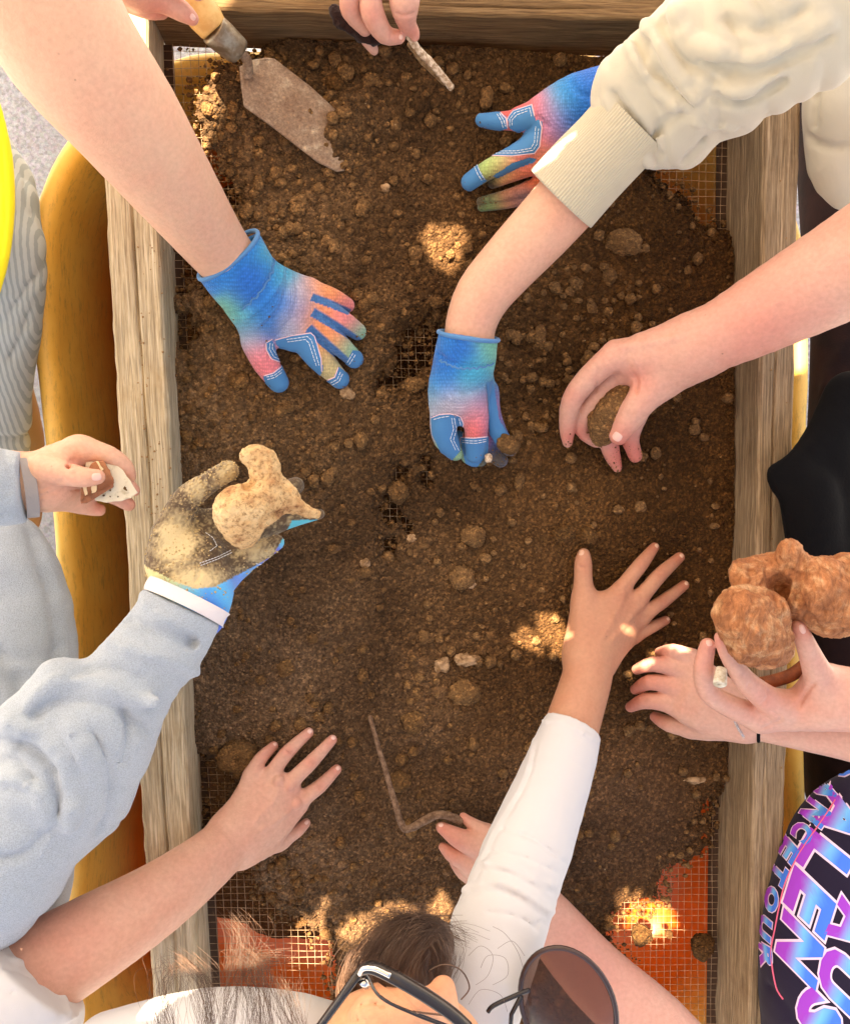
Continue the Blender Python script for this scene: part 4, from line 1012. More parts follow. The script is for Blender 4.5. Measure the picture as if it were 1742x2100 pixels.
seam(B, [(q[0]+2.0*math.sin(i*1.3), q[1]+2.2*math.cos(i*1.7)) for i, q in enumerate(smooth_pts([(900, 738), (930, 752), (970, 756), (1012, 746)], 12))], 0.0009, M['bind'], g3, 'elastic_seam', lift=0.0)
a0, a1_ = P(960, 689, 0.088), P(966, 650, 0.092); hoop(a0, a1_, R(62, a0), 0.82, 0.0022, M['bind'], g3, 'binding')
V, F = clod_geo(tuple(P(1040, 912, 0.056)), 0.013, 0.009, 0.008, 900, 4, 0.2, -0.6); tag(mkmesh('soil_clod', V, F, M['clod']), 'crumbly clod pinched at the fingertips of the downward blue glove', 'clod')
V, F = clod_geo(tuple(P(1001, 939, 0.052)), 0.004, 0.005, 0.004, 903, 3, 0.2); tag(mkmesh('stone', V, F, M['bonewhite']), 'tiny pale bead added as a glint beside the leather thumb tip', 'stone')  # pale bead drawn in place of a glint
# second glove half hidden by the cuff
b4 = Body(0.0011, 0.004)
b4.group(0.010, [C((1350, 150, 0.10, 60), (1270, 190, 0.085, 62), (1190, 215, 0.07, 62), (1150, 235, 0.065, 58), fz=0.8), C((1180, 220, 0.065, 50), (1110, 235, 0.06, 34)), C((1170, 250, 0.06, 48), (1096, 297, 0.055, 28)), C((1180, 270, 0.055, 44), (1110, 335, 0.05, 24)), C((1180, 290, 0.05, 40), (1120, 370, 0.04, 22))])
b4.group(0.0012, [C((1110, 235, 0.06, 33), (1066, 244, 0.058, 25), (1050, 247, 0.055, 20), (1018, 248, 0.048, 17), (988, 246, 0.042, 13)), C((1100, 296, 0.056, 27), (1053, 322, 0.054, 22), (1003, 347, 0.046, 20), (963, 373, 0.036, 17)),
                  C((1115, 330, 0.05, 22), (1060, 352, 0.045, 17), (1010, 376, 0.032, 11)), C((1110, 375, 0.04, 17), (1050, 398, 0.036, 13), (985, 413, 0.030, 9)), C((1120, 395, 0.036, 15), (1045, 416, 0.030, 11), (987, 425, 0.028, 9))], 0.004)
b4.make(); b4.stroke([(1225, 150), (1222, 185), (1240, 215)], 6); b4.stroke([(1170, 168), (1185, 190), (1215, 200)], 5, lift=0.6); b4.stroke([(1100, 240), (1112, 250), (1125, 262)], 4, lift=0.5); b4.stroke([(1042, 262), (1040, 240), (1046, 225)], 3, lift=0.5)
cps = [(1230, 160, lin(40, 110, 200)), (1200, 190, TD['d']), (1160, 190, TD['b']), (1170, 240, TD['d']), (1140, 200, TD['t']), (1130, 230, lin(110, 150, 210)), (1108, 215, TD['p']), (1080, 215, TD['r']), (1050, 225, TD['r']), (1110, 255, TD['p']), (1120, 290, TD['p']), (1140, 270, lin(110, 140, 210)),
       (1110, 320, TD['o']), (1080, 330, TD['p']), (1030, 345, lin(235, 190, 150)), (1000, 335, TD['l']), (1005, 350, TD['l']), (1080, 360, lin(225, 105, 40)), (1040, 372, lin(225, 105, 40)), (1000, 380, lin(90, 70, 60)), (1060, 400, lin(90, 110, 125)), (990, 412, lin(90, 105, 95)), (985, 426, lin(110, 150, 90)), (1010, 424, lin(110, 150, 90)), (1045, 420, lin(220, 130, 100))]
gp = [([(970, 235), (1024, 230), (1038, 240), (1042, 262), (1010, 272), (968, 262)], [(1026, 232), (1037, 243), (1040, 262)], [[(1019, 235), (1028, 248), (1032, 262)], [(1024, 234), (1033, 247), (1037, 260)]]),
      ([(1040, 242), (1052, 226), (1090, 215), (1094, 235), (1098, 247), (1085, 262), (1062, 272), (1044, 262)], [(1040, 262), (1039, 245), (1052, 228), (1090, 215), (1096, 240)], [[(1046, 258), (1046, 244), (1056, 232), (1086, 222), (1090, 240)], [(1050, 256), (1050, 246), (1060, 236), (1082, 228)]]),
      ([(1006, 320), (1040, 295), (1058, 276), (1070, 275), (1096, 247), (1110, 248), (1111, 265), (1104, 303), (1095, 315), (1040, 321)], [(1006, 320), (1050, 320), (1095, 314), (1106, 300), (1111, 262), (1106, 247)], [[(1015, 316), (1060, 314), (1092, 308), (1100, 296), (1105, 262)], [(1020, 312), (1060, 310), (1088, 304), (1095, 292), (1099, 258)]]),
      ([(930, 375), (945, 350), (978, 335), (985, 352), (997, 370), (960, 395), (935, 395)], None, [[(972, 340), (980, 358), (988, 370)], [(978, 338), (986, 356), (994, 368)]]),
      ([(1010, 360), (1050, 334), (1085, 322), (1100, 325), (1095, 333), (1060, 345), (1020, 366)], None, [])]
g4, V, Q, B = glove(b4, pd, cps, gp, [(950, 385, 10, (0.10, 0.08, 0.06)), (985, 262, 10, (0.12, 0.09, 0.06)), (1005, 385, 14, (0.08, 0.05, 0.03)), (980, 415, 12, (0.1, 0.08, 0.05))])

specks(V, Q, g4, [(950, 390, 16, 60), (985, 258, 14, 40), (1000, 385, 22, 90), (985, 418, 16, 60)])
# ---------- person: bare arm from the right with a held lump
pe = thing('person', 'person with bare arm from right edge, hand closed over a dirt coated lump', 'person')
be = Body(0.0015, 0.006)
be.group(0.014, [C((1840, 490, 0.24, 118), (1742, 545, 0.21, 106), (1600, 622, 0.175, 88), (1490, 680, 0.15, 72), (1430, 705, 0.135, 62), fz=0.9),
                 C((1430, 705, 0.132, 60), (1350, 722, 0.12, 52), (1268, 730, 0.105, 30), fz=0.8), C((1430, 715, 0.13, 55), (1375, 760, 0.115, 48), (1345, 785, 0.11, 38)), C((1400, 720, 0.12, 48), (1300, 755, 0.095, 34), (1262, 775, 0.08, 24)),
                 C((1400, 730, 0.11, 45), (1330, 800, 0.08, 30))])
be.group(0.0015, [C((1262, 728, 0.105, 31), (1248, 738, 0.104, 28), (1206, 776, 0.092, 25), (1172, 822, 0.078, 22), (1163, 877, 0.060, 17), (1163, 908, 0.050, 11)),
                  C((1262, 770, 0.082, 24), (1208, 836, 0.07, 20), (1192, 880, 0.055, 16), (1222, 906, 0.048, 13)),
                  C((1290, 800, 0.07, 24), (1240, 860, 0.056, 20), (1252, 925, 0.046, 18), (1265, 960, 0.038, 10)), C((1320, 820, 0.07, 24), (1292, 890, 0.055, 19), (1302, 935, 0.045, 14)),
                  C((1352, 778, 0.112, 42), (1314, 822, 0.108, 32), (1288, 860, 0.100, 27), (1268, 893, 0.092, 20))], 0.006)
be.make()
be.stroke([(1300, 770), (1305, 790), (1303, 805)], 4); be.stroke([(1276, 855), (1292, 860), (1306, 868)], 1.6); be.stroke([(1280, 848), (1296, 852), (1310, 862)], 1.6); be.stroke([(1225, 760), (1226, 780), (1220, 800)], 3, lift=0.6)
be.stroke([(1400, 690), (1330, 705), (1275, 712)], 8, True, lift=0.8)
def hair_spk(V): return 0.0003*vn(V*160, 2)
_, V, Q = flesh('arm', be, M['skin_pink'], pe, [(1162, 900, 14, 0.6), (1165, 810, 16, 0.25), (1265, 890, 20, 0.3), (1240, 720, 22, 0.15), (1190, 890, 20, 0.7), (1265, 940, 30, 0.8), (1310, 780, 25, 0.5), (1300, 930, 25, 0.8), (1560, 690, 80, 0.5)], 2, hair_spk)
nails(V, Q, pe, [(1264, 896, -125, 22, 24)]); specks(V, Q, pe, [(1163, 915, 10, 20), (1175, 885, 12, 16), (1215, 905, 16, 30), (1262, 950, 18, 60), (1298, 930, 16, 50), (1262, 915, 12, 25)])
lb_ = Body(0.0010, 0.004); lb_.group(0.008, [C((1286, 795, 0.085, 22), (1262, 830, 0.084, 34), (1240, 862, 0.078, 36), (1232, 892, 0.07, 24))]); lb_.make(); V, Q = lb_.mesh(); V = V+normals(V, Q)*(0.0016*fbm(V*120, 4, 2)+0.0005*vn(V*700, 8))[:, None]
tag(mkmesh('dirt_lump', V, Q, earth('dry_dirt', False, 1.9, (1, 0.95, 0.85))), 'oblong dirt crusted lump held between thumb and fingers at the right', 'lump')

# ---------- person: tan hand and white sleeve from the bottom
pf = thing('person', 'person with tan spread hand and tight white sleeve from the bottom', 'person')
bf_ = Body(0.0012, 0.005)
bf_.group(0.010, [C((1150, 1560, 0.14, 62), (1175, 1480, 0.115, 56), (1200, 1400, 0.09, 52), (1210, 1350, 0.078, 50), fz=0.85),
                 C((1205, 1355, 0.075, 44), (1215, 1300, 0.065, 42), (1272, 1212, 0.05, 19), fz=0.8), C((1215, 1350, 0.072, 42), (1245, 1290, 0.064, 38), (1309, 1228, 0.05, 18), fz=0.8),
                 C((1220, 1350, 0.07, 40), (1260, 1300, 0.06, 34), (1316, 1264, 0.047, 17), fz=0.8), C((1225, 1350, 0.068, 38), (1262, 1320, 0.056, 30), (1302, 1300, 0.043, 16), fz=0.85),
                 C((1195, 1340, 0.072, 40), (1195, 1270, 0.058, 30), (1197, 1225, 0.05, 24)), C((1200, 1240, 0.05, 20), (1250, 1235, 0.052, 22))])
bf_.group(0.0012, [C((1197, 1232, 0.05, 25), (1195, 1188, 0.046, 19), (1195, 1155, 0.043, 18), (1196, 1137, 0.040, 13)), C((1270, 1213, 0.05, 18), (1290, 1186, 0.05, 16), (1315, 1155, 0.046, 15), (1341, 1122, 0.034, 10)),
                  C((1308, 1230, 0.05, 18), (1332, 1202, 0.052, 16), (1355, 1176, 0.048, 15), (1392, 1143, 0.034, 11)), C((1316, 1264, 0.048, 17), (1338, 1247, 0.049, 15), (1360, 1232, 0.044, 14), (1402, 1200, 0.033, 10.5)),
                  C((1300, 1302, 0.044, 16), (1320, 1294, 0.043, 13), (1340, 1284, 0.040, 12), (1364, 1272, 0.033, 9.5))], 0.005)
bf_.make()
for q in ([(1270, 1205), (1278, 1216), (1268, 1226)], [(1308, 1228), (1318, 1240), (1308, 1250)]): bf_.stroke(q, 5, True, lift=0.85)
for q in ([(1309, 1150), (1318, 1158)], [(1347, 1172), (1358, 1182)], [(1354, 1226), (1362, 1238)], [(1187, 1162), (1203, 1164)], [(1188, 1166), (1202, 1168)]): bf_.stroke(q, 1.7, lift=0.35)
bf_.stroke([(1280, 1218), (1262, 1260), (1235, 1310)], 6, True, lift=0.92); bf_.stroke([(1312, 1240), (1285, 1275), (1250, 1320)], 6, True, lift=0.92)
_, V, Q = flesh('arm', bf_, M['skin_tan'], pf, [(1342, 1122, 14, 0.8), (1392, 1143, 14, 0.8), (1402, 1200, 14, 0.8), (1365, 1272, 12, 0.7), (1315, 1157, 12, 0.5), (1355, 1178, 12, 0.5), (1360, 1233, 12, 0.5), (1280, 1230, 30, 0.25), (1197, 1160, 12, 0.35)])
nails(V, Q, pf, [(1191, 1133, 95, 15, 14), (1346, 1119, 50, 11, 10), (1397, 1139, 42, 12, 11), (1407, 1196, 38, 11, 10), (1369, 1269, 30, 9, 8)], plain('tan_nail', (0.70, 0.40, 0.27), 0.35))
bw = Body(0.0017, 0.008)
bw.group(0.012, [C((1176, 1482, 0.122, 60), (1140, 1590, 0.15, 74), (1090, 1720, 0.19, 86), (1045, 1840, 0.22, 94), (990, 2000, 0.25, 98), (940, 2150, 0.27, 106), fz=0.85)])
bw.make(); bw.cutplane(P(1174, 1490, 0.124), np.array(P(1200, 1420, 0.105))-np.array(P(1174, 1490, 0.124))); bw.hollow(C((1190, 1440, 0.112, 58), (1170, 1500, 0.124, 57), fz=0.83))
for st, r_, ad in [([(1098, 1500), (1072, 1600), (1010, 1710), (955, 1825)], 4, True), ([(1104, 1500), (1080, 1602), (1018, 1712), (963, 1830)], 3, False), ([(940, 1838), (970, 1815), (1040, 1815), (1110, 1860), (1150, 1880)], 6, True), ([(938, 1850), (980, 1828), (1040, 1832), (1100, 1868), (1140, 1892)], 4, False),
                   ([(985, 1770), (1040, 1778), (1110, 1810), (1165, 1820)], 5, True), ([(985, 1782), (1040, 1790), (1105, 1822), (1160, 1835)], 3.5, False), ([(1030, 1700), (1090, 1720), (1160, 1770)], 4, False), ([(1000, 1745), (1080, 1760), (1160, 1800)], 3, False),
                   ([(1095, 1900), (1110, 1890), (1128, 1905)], 4, False), ([(1000, 1870), (1060, 1880), (1105, 1910)], 3, False), ([(1112, 1478), (1160, 1486), (1226, 1520)], 3.5, True)]:
    bw.stroke(st, r_, ad, lift=0.35)
V, Q = bw.mesh(); V = relax(V, Q, 3); V = creases(V, Q, (1176, 1482, 0.12), (990, 2000, 0.25), 34, 10, 0.0028, 51, lambda u, v: 0.25+0.75*np.exp(-((v-1830)/110)**2)); mkmesh('sleeve', V, Q, M['white'], pf)

# ---------- person: arm under the white sleeve, holding the bent rod
pg = thing('person', 'person with bare arm passing under the white sleeve, fingers on the bent rod', 'person')
bg2 = Body(0.0015, 0.005)
bg2.group(0.012, [C((1440, 2230, 0.16, 84), (1340, 2110, 0.14, 76), (1220, 2000, 0.12, 68), (1125, 1890, 0.10, 58), (1060, 1815, 0.085, 48), fz=0.85), C((1060, 1815, 0.083, 44), (985, 1735, 0.065, 24), fz=0.85), C((1060, 1820, 0.08, 42), (965, 1775, 0.06, 24), fz=0.85), C((1050, 1800, 0.08, 38), (1000, 1710, 0.062, 18))])
bg2.group(0.0012, [C((1005, 1712, 0.062, 18), (968, 1690, 0.055, 13), (949, 1674, 0.050, 8.5)), C((990, 1738, 0.066, 25), (958, 1727, 0.063, 23), (933, 1715, 0.060, 19), (905, 1697, 0.054, 12)), C((978, 1768, 0.06, 24), (936, 1757, 0.056, 19), (908, 1737, 0.050, 10)), C((980, 1800, 0.055, 22), (950, 1790, 0.05, 15), (930, 1768, 0.046, 10))])
bg2.make(); _, V, Q = flesh('arm', bg2, M['skin_rose'], pg, [(905, 1697, 14, 0.7), (949, 1674, 12, 0.6), (935, 1720, 25, 0.4), (920, 1750, 25, 0.5), (1200, 1990, 90, 0.4)])
nails(V, Q, pg, [(903, 1691, 125, 12, 12)])
M['rod'] = plain('dirty_rod', lin(140, 108, 84), 0.85, 0, 200, lin(95, 66, 45), 0.8, 400)
rp = [(758, 1468, 0.022), (772, 1520, 0.034), (793, 1590, 0.041), (812, 1655, 0.046), (826, 1696, 0.049), (842, 1698, 0.050), (868, 1684, 0.052), (893, 1672, 0.054), (915, 1672, 0.054), (945, 1684, 0.052)]
pw = smooth_pts([np.array(P(*p)) for p in rp], 6); rr = [R(1.0*(4+4*min(i/30, 1.2)), p) for i, p in enumerate(pw)]
V, F = tube([tuple(p) for p in pw], rr, 10); V = np.array(V); V += 0.0005*np.stack([vn(V*250, 1), vn(V*250, 2), vn(V*250, 3)], 1)
tag(mkmesh('bent_rod', V, F, M['rod']), 'dirt coated bent rod with a sharp elbow lying on the soil', 'rod')

# ---------- person: bare hand spread at the lower left, white sleeve, head with glasses at the bottom edge
ph = thing('person', 'person at bottom with glasses, loose brown hair and bare spread hand at lower left', 'person')
bh = Body(0.0013, 0.005)
bh.group(0.012, [C((-60, 2080, 0.20, 96), (60, 2003, 0.192, 100), (190, 1925, 0.175, 90), (320, 1845, 0.145, 74), (420, 1770, 0.11, 60), (475, 1720, 0.085, 52), fz=0.85),
                 C((480, 1715, 0.082, 48), (520, 1660, 0.066, 38), (545, 1600, 0.052, 18), fz=0.8), C((485, 1712, 0.082, 48), (540, 1665, 0.068, 40), (572, 1602, 0.055, 19), fz=0.8), C((485, 1715, 0.08, 48), (545, 1680, 0.066, 40), (597, 1618, 0.055, 20), fz=0.8),
                 C((490, 1722, 0.078, 46), (550, 1700, 0.062, 38), (610, 1652, 0.052, 21), fz=0.8), C((495, 1735, 0.074, 42), (545, 1728, 0.056, 28), (575, 1722, 0.046, 20)), C((480, 1700, 0.078, 36), (518, 1590, 0.05, 17), fz=0.85)])
bh.group(0.0012, [C((515, 1592, 0.05, 18), (530, 1563, 0.048, 14.5), (542, 1548, 0.045, 13), (561, 1530, 0.035, 10)), C((548, 1600, 0.053, 18), (570, 1568, 0.054, 15.5), (592, 1540, 0.05, 14.5), (633, 1502, 0.036, 10.5)),
                  C((585, 1616, 0.055, 19), (612, 1588, 0.057, 16), (638, 1563, 0.053, 15), (681, 1517, 0.037, 10.5)), C((606, 1652, 0.053, 20), (632, 1630, 0.053, 16), (657, 1611, 0.048, 14.5), (690, 1578, 0.036, 10.5)),
                  C((570, 1724, 0.047, 21), (595, 1713, 0.043, 15), (612, 1702, 0.040, 13), (627, 1688, 0.034, 10))], 0.005)
bh.make()
for q in ([(582, 1536), (592, 1546)], [(585, 1540), (598, 1548)], [(630, 1556), (642, 1570)], [(626, 1560), (640, 1574)], [(652, 1606), (660, 1618)], [(648, 1608), (656, 1620)], [(533, 1548), (545, 1556)], [(656, 1538), (664, 1546)]): bh.stroke(q, 1.7, lift=0.35)
for q in ([(566, 1608), (572, 1602)], [(604, 1646), (610, 1652)], [(590, 1618), (596, 1612)]): bh.stroke(q, 8, True, lift=0.88)
bh.stroke([(580, 1608), (555, 1650), (520, 1690)], 6, True, lift=0.93); bh.stroke([(606, 1650), (570, 1680), (530, 1705)], 6, True, lift=0.93)
_, V, Q = flesh('arm', bh, M['skin_rose'], ph, [(561, 1530, 14, 0.7), (633, 1502, 14, 0.5), (681, 1517, 14, 0.6), (690, 1578, 14, 0.7), (625, 1690, 14, 0.5), (592, 1542, 10, 0.5), (637, 1565, 11, 0.6), (656, 1612, 10, 0.5), (595, 1615, 14, 0.3), (608, 1652, 14, 0.3), (540, 1552, 10, 0.4), (120, 1920, 60, 0.35)], 2)
nails(V, Q, ph, [(636, 1499, 45, 13, 12), (684, 1512, 50, 13, 12), (693, 1575, 42, 11, 10), (629, 1686, 45, 12, 9), (564, 1526, 45, 9, 9)])
b5 = Body(0.0022, 0.01); b5.group(0.01, [C((150, 1960, 0.20, 110), (60, 2000, 0.215, 120), (-20, 2045, 0.225, 130), (-90, 2090, 0.235, 140), fz=1.0), C((100, 2090, 0.2, 70), (0, 2140, 0.2, 100))]); b5.make(); b5.cutplane(P(95, 2000, 0.2), np.array(P(150, 1940, 0.19))-np.array(P(95, 2000, 0.2)))
b5.stroke([(20, 1970), (80, 1990), (130, 2050), (145, 2100)], 7, True, lift=0.6); b5.stroke([(10, 1985), (70, 2005), (115, 2055), (130, 2100)], 4, False); b5.stroke([(0, 2030), (50, 2040), (80, 2080)], 4, False)
V, Q = b5.mesh(); V = relax(V, Q, 4); mkmesh('rolled_sleeve', V, Q, M['white'], ph)
b6 = Body(0.0030, 0.01); b6.group(0.02, [C((230, 2160, 0.25, 85), (420, 2140, 0.27, 108), (600, 2150, 0.28, 108), (760, 2220, 0.28, 120), fz=0.8)]); b6.make(); b6.stroke([(330, 2095), (400, 2060), (480, 2050)], 5); V, Q = b6.mesh(); V = relax(V, Q, 4); mkmesh('shirt', V, Q, M['white'], ph)
# head: brow, eye folds and nose below the camera edge
b7 = Body(0.0020, 0.006)
b7.group(0.02, [C((780, 2190, 0.36, 150), (860, 2200, 0.36, 150)), C((865, 2100, 0.37, 60), (900, 2060, 0.37, 38), (908, 2028, 0.365, 26)), C((770, 2085, 0.38, 50), (850, 2075, 0.385, 45))])
b7.make(); b7.stroke([(735, 2062), (760, 2055), (790, 2062)], 4); b7.stroke([(745, 2078), (775, 2068), (800, 2080)], 2.5); b7.stroke([(700, 2092), (790, 2090), (880, 2096)], 3)
flesh('head', b7, skin('face_skin', (0.72, 0.36, 0.20), (0.66, 0.24, 0.14)), ph, [(908, 2026, 25, 0.7), (780, 2070, 30, 0.3)])
M['hair'] = plain('brown_hair', (0.085, 0.042, 0.025), 0.5, 0, 60, (0.16, 0.085, 0.05))
def strands(name, curves, parent, N, spread, r=0.00016, mat=None, jit=3, core=0.0):
    A = Acc()
    for _ in range(N):
        cv = curves[int(rng.integers(len(curves)))]; ou, ov = rng.normal(0, spread), rng.normal(0, spread*0.4); sc_ = rng.uniform(0.4, 1.1)
        ph_ = rng.uniform(0, 6.28); am = rng.uniform(0.5, 2.2)*jit
        pts_ = smooth_pts([(u+ou*sc_*(0.5+0.9*i/len(cv)), v+ov, z+rng.normal(0, 0.004)) for i, (u, v, z) in enumerate(cv)], 5)
        pts_ = [tuple(P(q[0]+am*math.sin(ph_+k*0.5), q[1]+am*0.6*math.cos(ph_+k*0.4), q[2])) for k, q in enumerate(pts_)]
        A.add(*tube(pts_, r, 3, False))
    return A.build(name, mat or M['hair'], parent)
hc_ = [[(500, 2200, 0.36), (520, 2090, 0.35), (510, 2020, 0.34), (525, 1975, 0.33), (560, 1960, 0.33)], [(430, 2200, 0.36), (425, 2090, 0.35), (415, 2010, 0.34), (375, 1965, 0.33)], [(560, 2190, 0.36), (545, 2080, 0.35), (530, 1990, 0.34), (500, 1950, 0.33)],
       [(370, 2190, 0.36), (340, 2080, 0.35), (345, 2000, 0.34), (365, 1975, 0.33)], [(640, 2200, 0.36), (600, 2090, 0.35), (575, 2010, 0.34)], [(450, 2200, 0.36), (470, 2050, 0.35), (500, 1930, 0.33), (480, 1880, 0.32)]]
strands('hair', hc_, ph, 420, 24, 0.00009, jit=8)
# bun of hair behind the glasses
b8 = Body(0.0018, 0.006); b8.group(0.016, [C((770, 1990, 0.28, 62), (830, 1950, 0.28, 66), (880, 1930, 0.28, 50)), C((740, 2040, 0.29, 50), (830, 2030, 0.29, 80)), C((880, 1990, 0.28, 40), (860, 2050, 0.29, 40))]); b8.make()
for k in range(9): b8.stroke([(700+k*22, 2060-k*3), (725+k*20, 1985-k*7), (790+k*12, 1915-k*2)], 3.2, False, lift=0.3)
V, Q = b8.mesh(); V = relax(V, Q, 2); V = V+normals(V, Q)*(0.0012*vn(V*np.array((300, 60, 100)), 5))[:, None]; hb_ = mkmesh('hair_bun', V, Q, M['hair'], ph)
strands('hair', [[(720, 2070, 0.325), (735, 1990, 0.325), (800, 1905, 0.315), (880, 1890, 0.31)], [(800, 2070, 0.33), (810, 1980, 0.33), (860, 1910, 0.32), (905, 1925, 0.31)], [(900, 2010, 0.32), (900, 1950, 0.32), (860, 1890, 0.31), (820, 1880, 0.31)]], ph, 900, 30, 0.00012, jit=4)
M['frame'] = plain('dark_frame', (0.03, 0.022, 0.02), 0.22, 0.3); M['chrome'] = plain('frame_metal', (0.6, 0.58, 0.56), 0.15, 1.0)
gl = thing('eyeglasses', 'dark framed eyeglasses with silver corner on the face at the bottom edge', 'glasses')
A = Acc(); A.add(*tube([tuple(P(*q)) for q in smooth_pts([(742, 1988, 0.43), (765, 1984, 0.435), (810, 2005, 0.44), (870, 2040, 0.44), (925, 2078, 0.44), (960, 2110, 0.44)], 6)], 0.0030, 10, True, 1.6)); A.build('rim', M['frame'], gl)
A = Acc(); A.add(*tube([tuple(P(*q)) for q in smooth_pts([(744, 1990, 0.43), (752, 2000, 0.428), (780, 2045, 0.415), (850, 2080, 0.405), (930, 2110, 0.40)], 6)], 0.0011, 8)); A.build('rim', M['frame'], gl)
A = Acc(); A.add(*tube([tuple(P(*q)) for q in [(742, 1986, 0.43), (700, 2045, 0.425), (652, 2110, 0.42), (600, 2180, 0.41)]], 0.0026, 10, True, 1.4)); A.build('temple', M['frame'], gl)
A = Acc(); A.add(*tube([tuple(P(*q)) for q in smooth_pts([(737, 1998, 0.434), (745, 1986, 0.438), (768, 1986, 0.441), (800, 2001, 0.444)], 4)], 0.0018, 8)); A.build('corner_trim', M['chrome'], gl)
A = Acc(); A.add(*tube([tuple(P(*q)) for q in [(742, 2010, 0.428), (752, 2020, 0.426)]], 0.003, 8)); A.build('hinge', M['chrome'], gl)
m, n, l, b = newmat('lens_glass'); b.inputs['Transmission Weight'].default_value = 1.0; b.inputs['Roughness'].default_value = 0.02; b.inputs['IOR'].default_value = 1.02; b.inputs['Base Color'].default_value = (0.95, 0.85, 0.82, 1); M['lens'] = m
ls = [np.array(P(*q)) for q in [(748, 1996, 0.43), (800, 2008, 0.436), (870, 2046, 0.436), (930, 2086, 0.436), (930, 2108, 0.402), (850, 2078, 0.406), (782, 2044, 0.416)]]
lf = [tuple(range(7))]; lv = ls+[p+np.array((0, 0, -0.001)) for p in ls]; lf.append(tuple(range(13, 6, -1))); lf += [(i, (i+1) % 7, 7+(i+1) % 7, 7+i) for i in range(7)]
mkmesh('lens', lv, lf, M['lens'], gl, False)
# sunglasses hanging near the lower middle
sg = thing('sunglasses', 'brown tinted sunglasses hanging beside the white sleeve at the bottom', 'sunglasses')
m, n, l, b = newmat('tinted_lens'); b.inputs['Base Color'].default_value = (0.30, 0.19, 0.155, 1); b.inputs['Transmission Weight'].default_value = 0.88; b.inputs['Roughness'].default_value = 0.06; b.inputs['IOR'].default_value = 1.15; M['tint'] = m
el_ = []
for t in np.linspace(0, 2*math.pi, 48, endpoint=False):
    x, y = 92*math.cos(t), 128*math.sin(t); r_ = math.radians(-24); el_.append((1165+x*math.cos(r_)-y*math.sin(r_), 2066+x*math.sin(r_)+y*math.cos(r_), 0.30+0.012*math.cos(t)))
lw = [np.array(P(*q)) for q in el_]; cl_ = sum(lw)/len(lw)+np.array((0, 0, 0.012)); nn_ = len(lw)
Vv = lw+[cl_+(p-cl_)*0.6+np.array((0, 0, 0.004)) for p in lw]+[cl_]; dn = [p-np.array((0, 0, 0.0018)) for p in Vv]
F = [(i, (i+1) % nn_, nn_+(i+1) % nn_, nn_+i) for i in range(nn_)]+[(nn_+i, nn_+(i+1) % nn_, 2*nn_) for i in range(nn_)]; k0 = len(Vv)
F += [tuple(k0+j for j in f[::-1]) for f in F]; mkmesh('lens', Vv+dn, F, M['tint'], sg)
A = Acc(); A.add(*tube([tuple(p) for p in lw]+[tuple(lw[0])], 0.0022, 8, False)); A.build('rim', plain('brown_frame', (0.05, 0.022, 0.016), 0.25), sg)
A = Acc(); A.add(*tube([tuple(P(*q)) for q in smooth_pts([(1085, 2030, 0.30), (1060, 2040, 0.302), (1012, 2062, 0.305), (1000, 2075, 0.305)], 4)], 0.0019, 8)); A.add(*tube([tuple(P(*q)) for q in [(1068, 2042, 0.302), (1048, 2080, 0.302), (1045, 2130, 0.302)]], 0.0019, 8)); A.build('temple', M['frame'], sg)
# loose curls over the white sleeve
A = Acc()
for cv in [[(880, 1990), (910, 1978), (945, 1990), (962, 2025), (945, 2050)], [(1010, 1900), (1035, 1915), (1060, 1950), (1072, 1985)], [(985, 1985), (1000, 1960), (1035, 1965), (1040, 2000), (1010, 2020)], [(960, 2060), (985, 2030), (1025, 2040), (1040, 2075)], [(1020, 1945), (1050, 1930), (1075, 1960)], [(960, 1960), (985, 1940), (1010, 1960), (1000, 2000), (975, 2020)]]:
    A.add(*tube([tuple(P(q[0], q[1], 0.34)) for q in smooth_pts(cv, 8)], 0.0006 if cv[0][0] == 880 else 0.00014, 4))
A.build('loose_curls', M['hair'], ph)

# ---------- person: grey fleece on the left
pi_ = thing('person', 'person in pale grey fleece at left, dirty glove on one hand, other hand bare', 'person')
bi = Body(0.0013, 0.005)
bi.group(0.010, [C((20, 985, 0.19, 62), (75, 988, 0.185, 60), (110, 975, 0.18, 54), fz=0.7), C((110, 965, 0.18, 46), (150, 925, 0.18, 30), (170, 922, 0.18, 27)), C((110, 985, 0.175, 48), (165, 990, 0.165, 34), (195, 990, 0.162, 26)), C((110, 1005, 0.172, 44), (160, 1020, 0.16, 30))])
bi.group(0.0012, [C((165, 920, 0.18, 27), (222, 934, 0.18, 21), (256, 956, 0.175, 17), (268, 977, 0.17, 12)), C((200, 965, 0.165, 24), (250, 982, 0.158, 16), (276, 1006, 0.155, 12)), C((195, 995, 0.16, 24), (240, 1020, 0.155, 17), (264, 1035, 0.153, 14)), C((150, 1022, 0.162, 26), (180, 1040, 0.158, 17), (204, 1046, 0.156, 13)),
                  C((95, 962, 0.195, 34), (138, 972, 0.205, 25), (172, 979, 0.21, 21), (200, 978, 0.208, 16))], 0.005)
bi.make(); bi.stroke([(75, 1005), (100, 1000), (130, 985)], 3); bi.stroke([(78, 1020), (110, 1010), (135, 1000)], 3); bi.stroke([(148, 945), (142, 955), (140, 962)], 4); bi.stroke([(155, 968), (153, 980), (157, 988)], 1.4); bi.stroke([(216, 1008), (180, 1004), (140, 1006)], 2); bi.stroke([(240, 935), (246, 950)], 1.5)
_, V, Q = flesh('hand', bi, M['skin_pale'], pi_, [(268, 975, 12, 0.4), (276, 1008, 10, 0.6), (265, 1035, 14, 0.6), (204, 1046, 12, 0.6), (110, 1000, 30, 0.3), (190, 1010, 40, 0.25), (150, 950, 15, 0.5), (200, 978, 12, 0.3)])
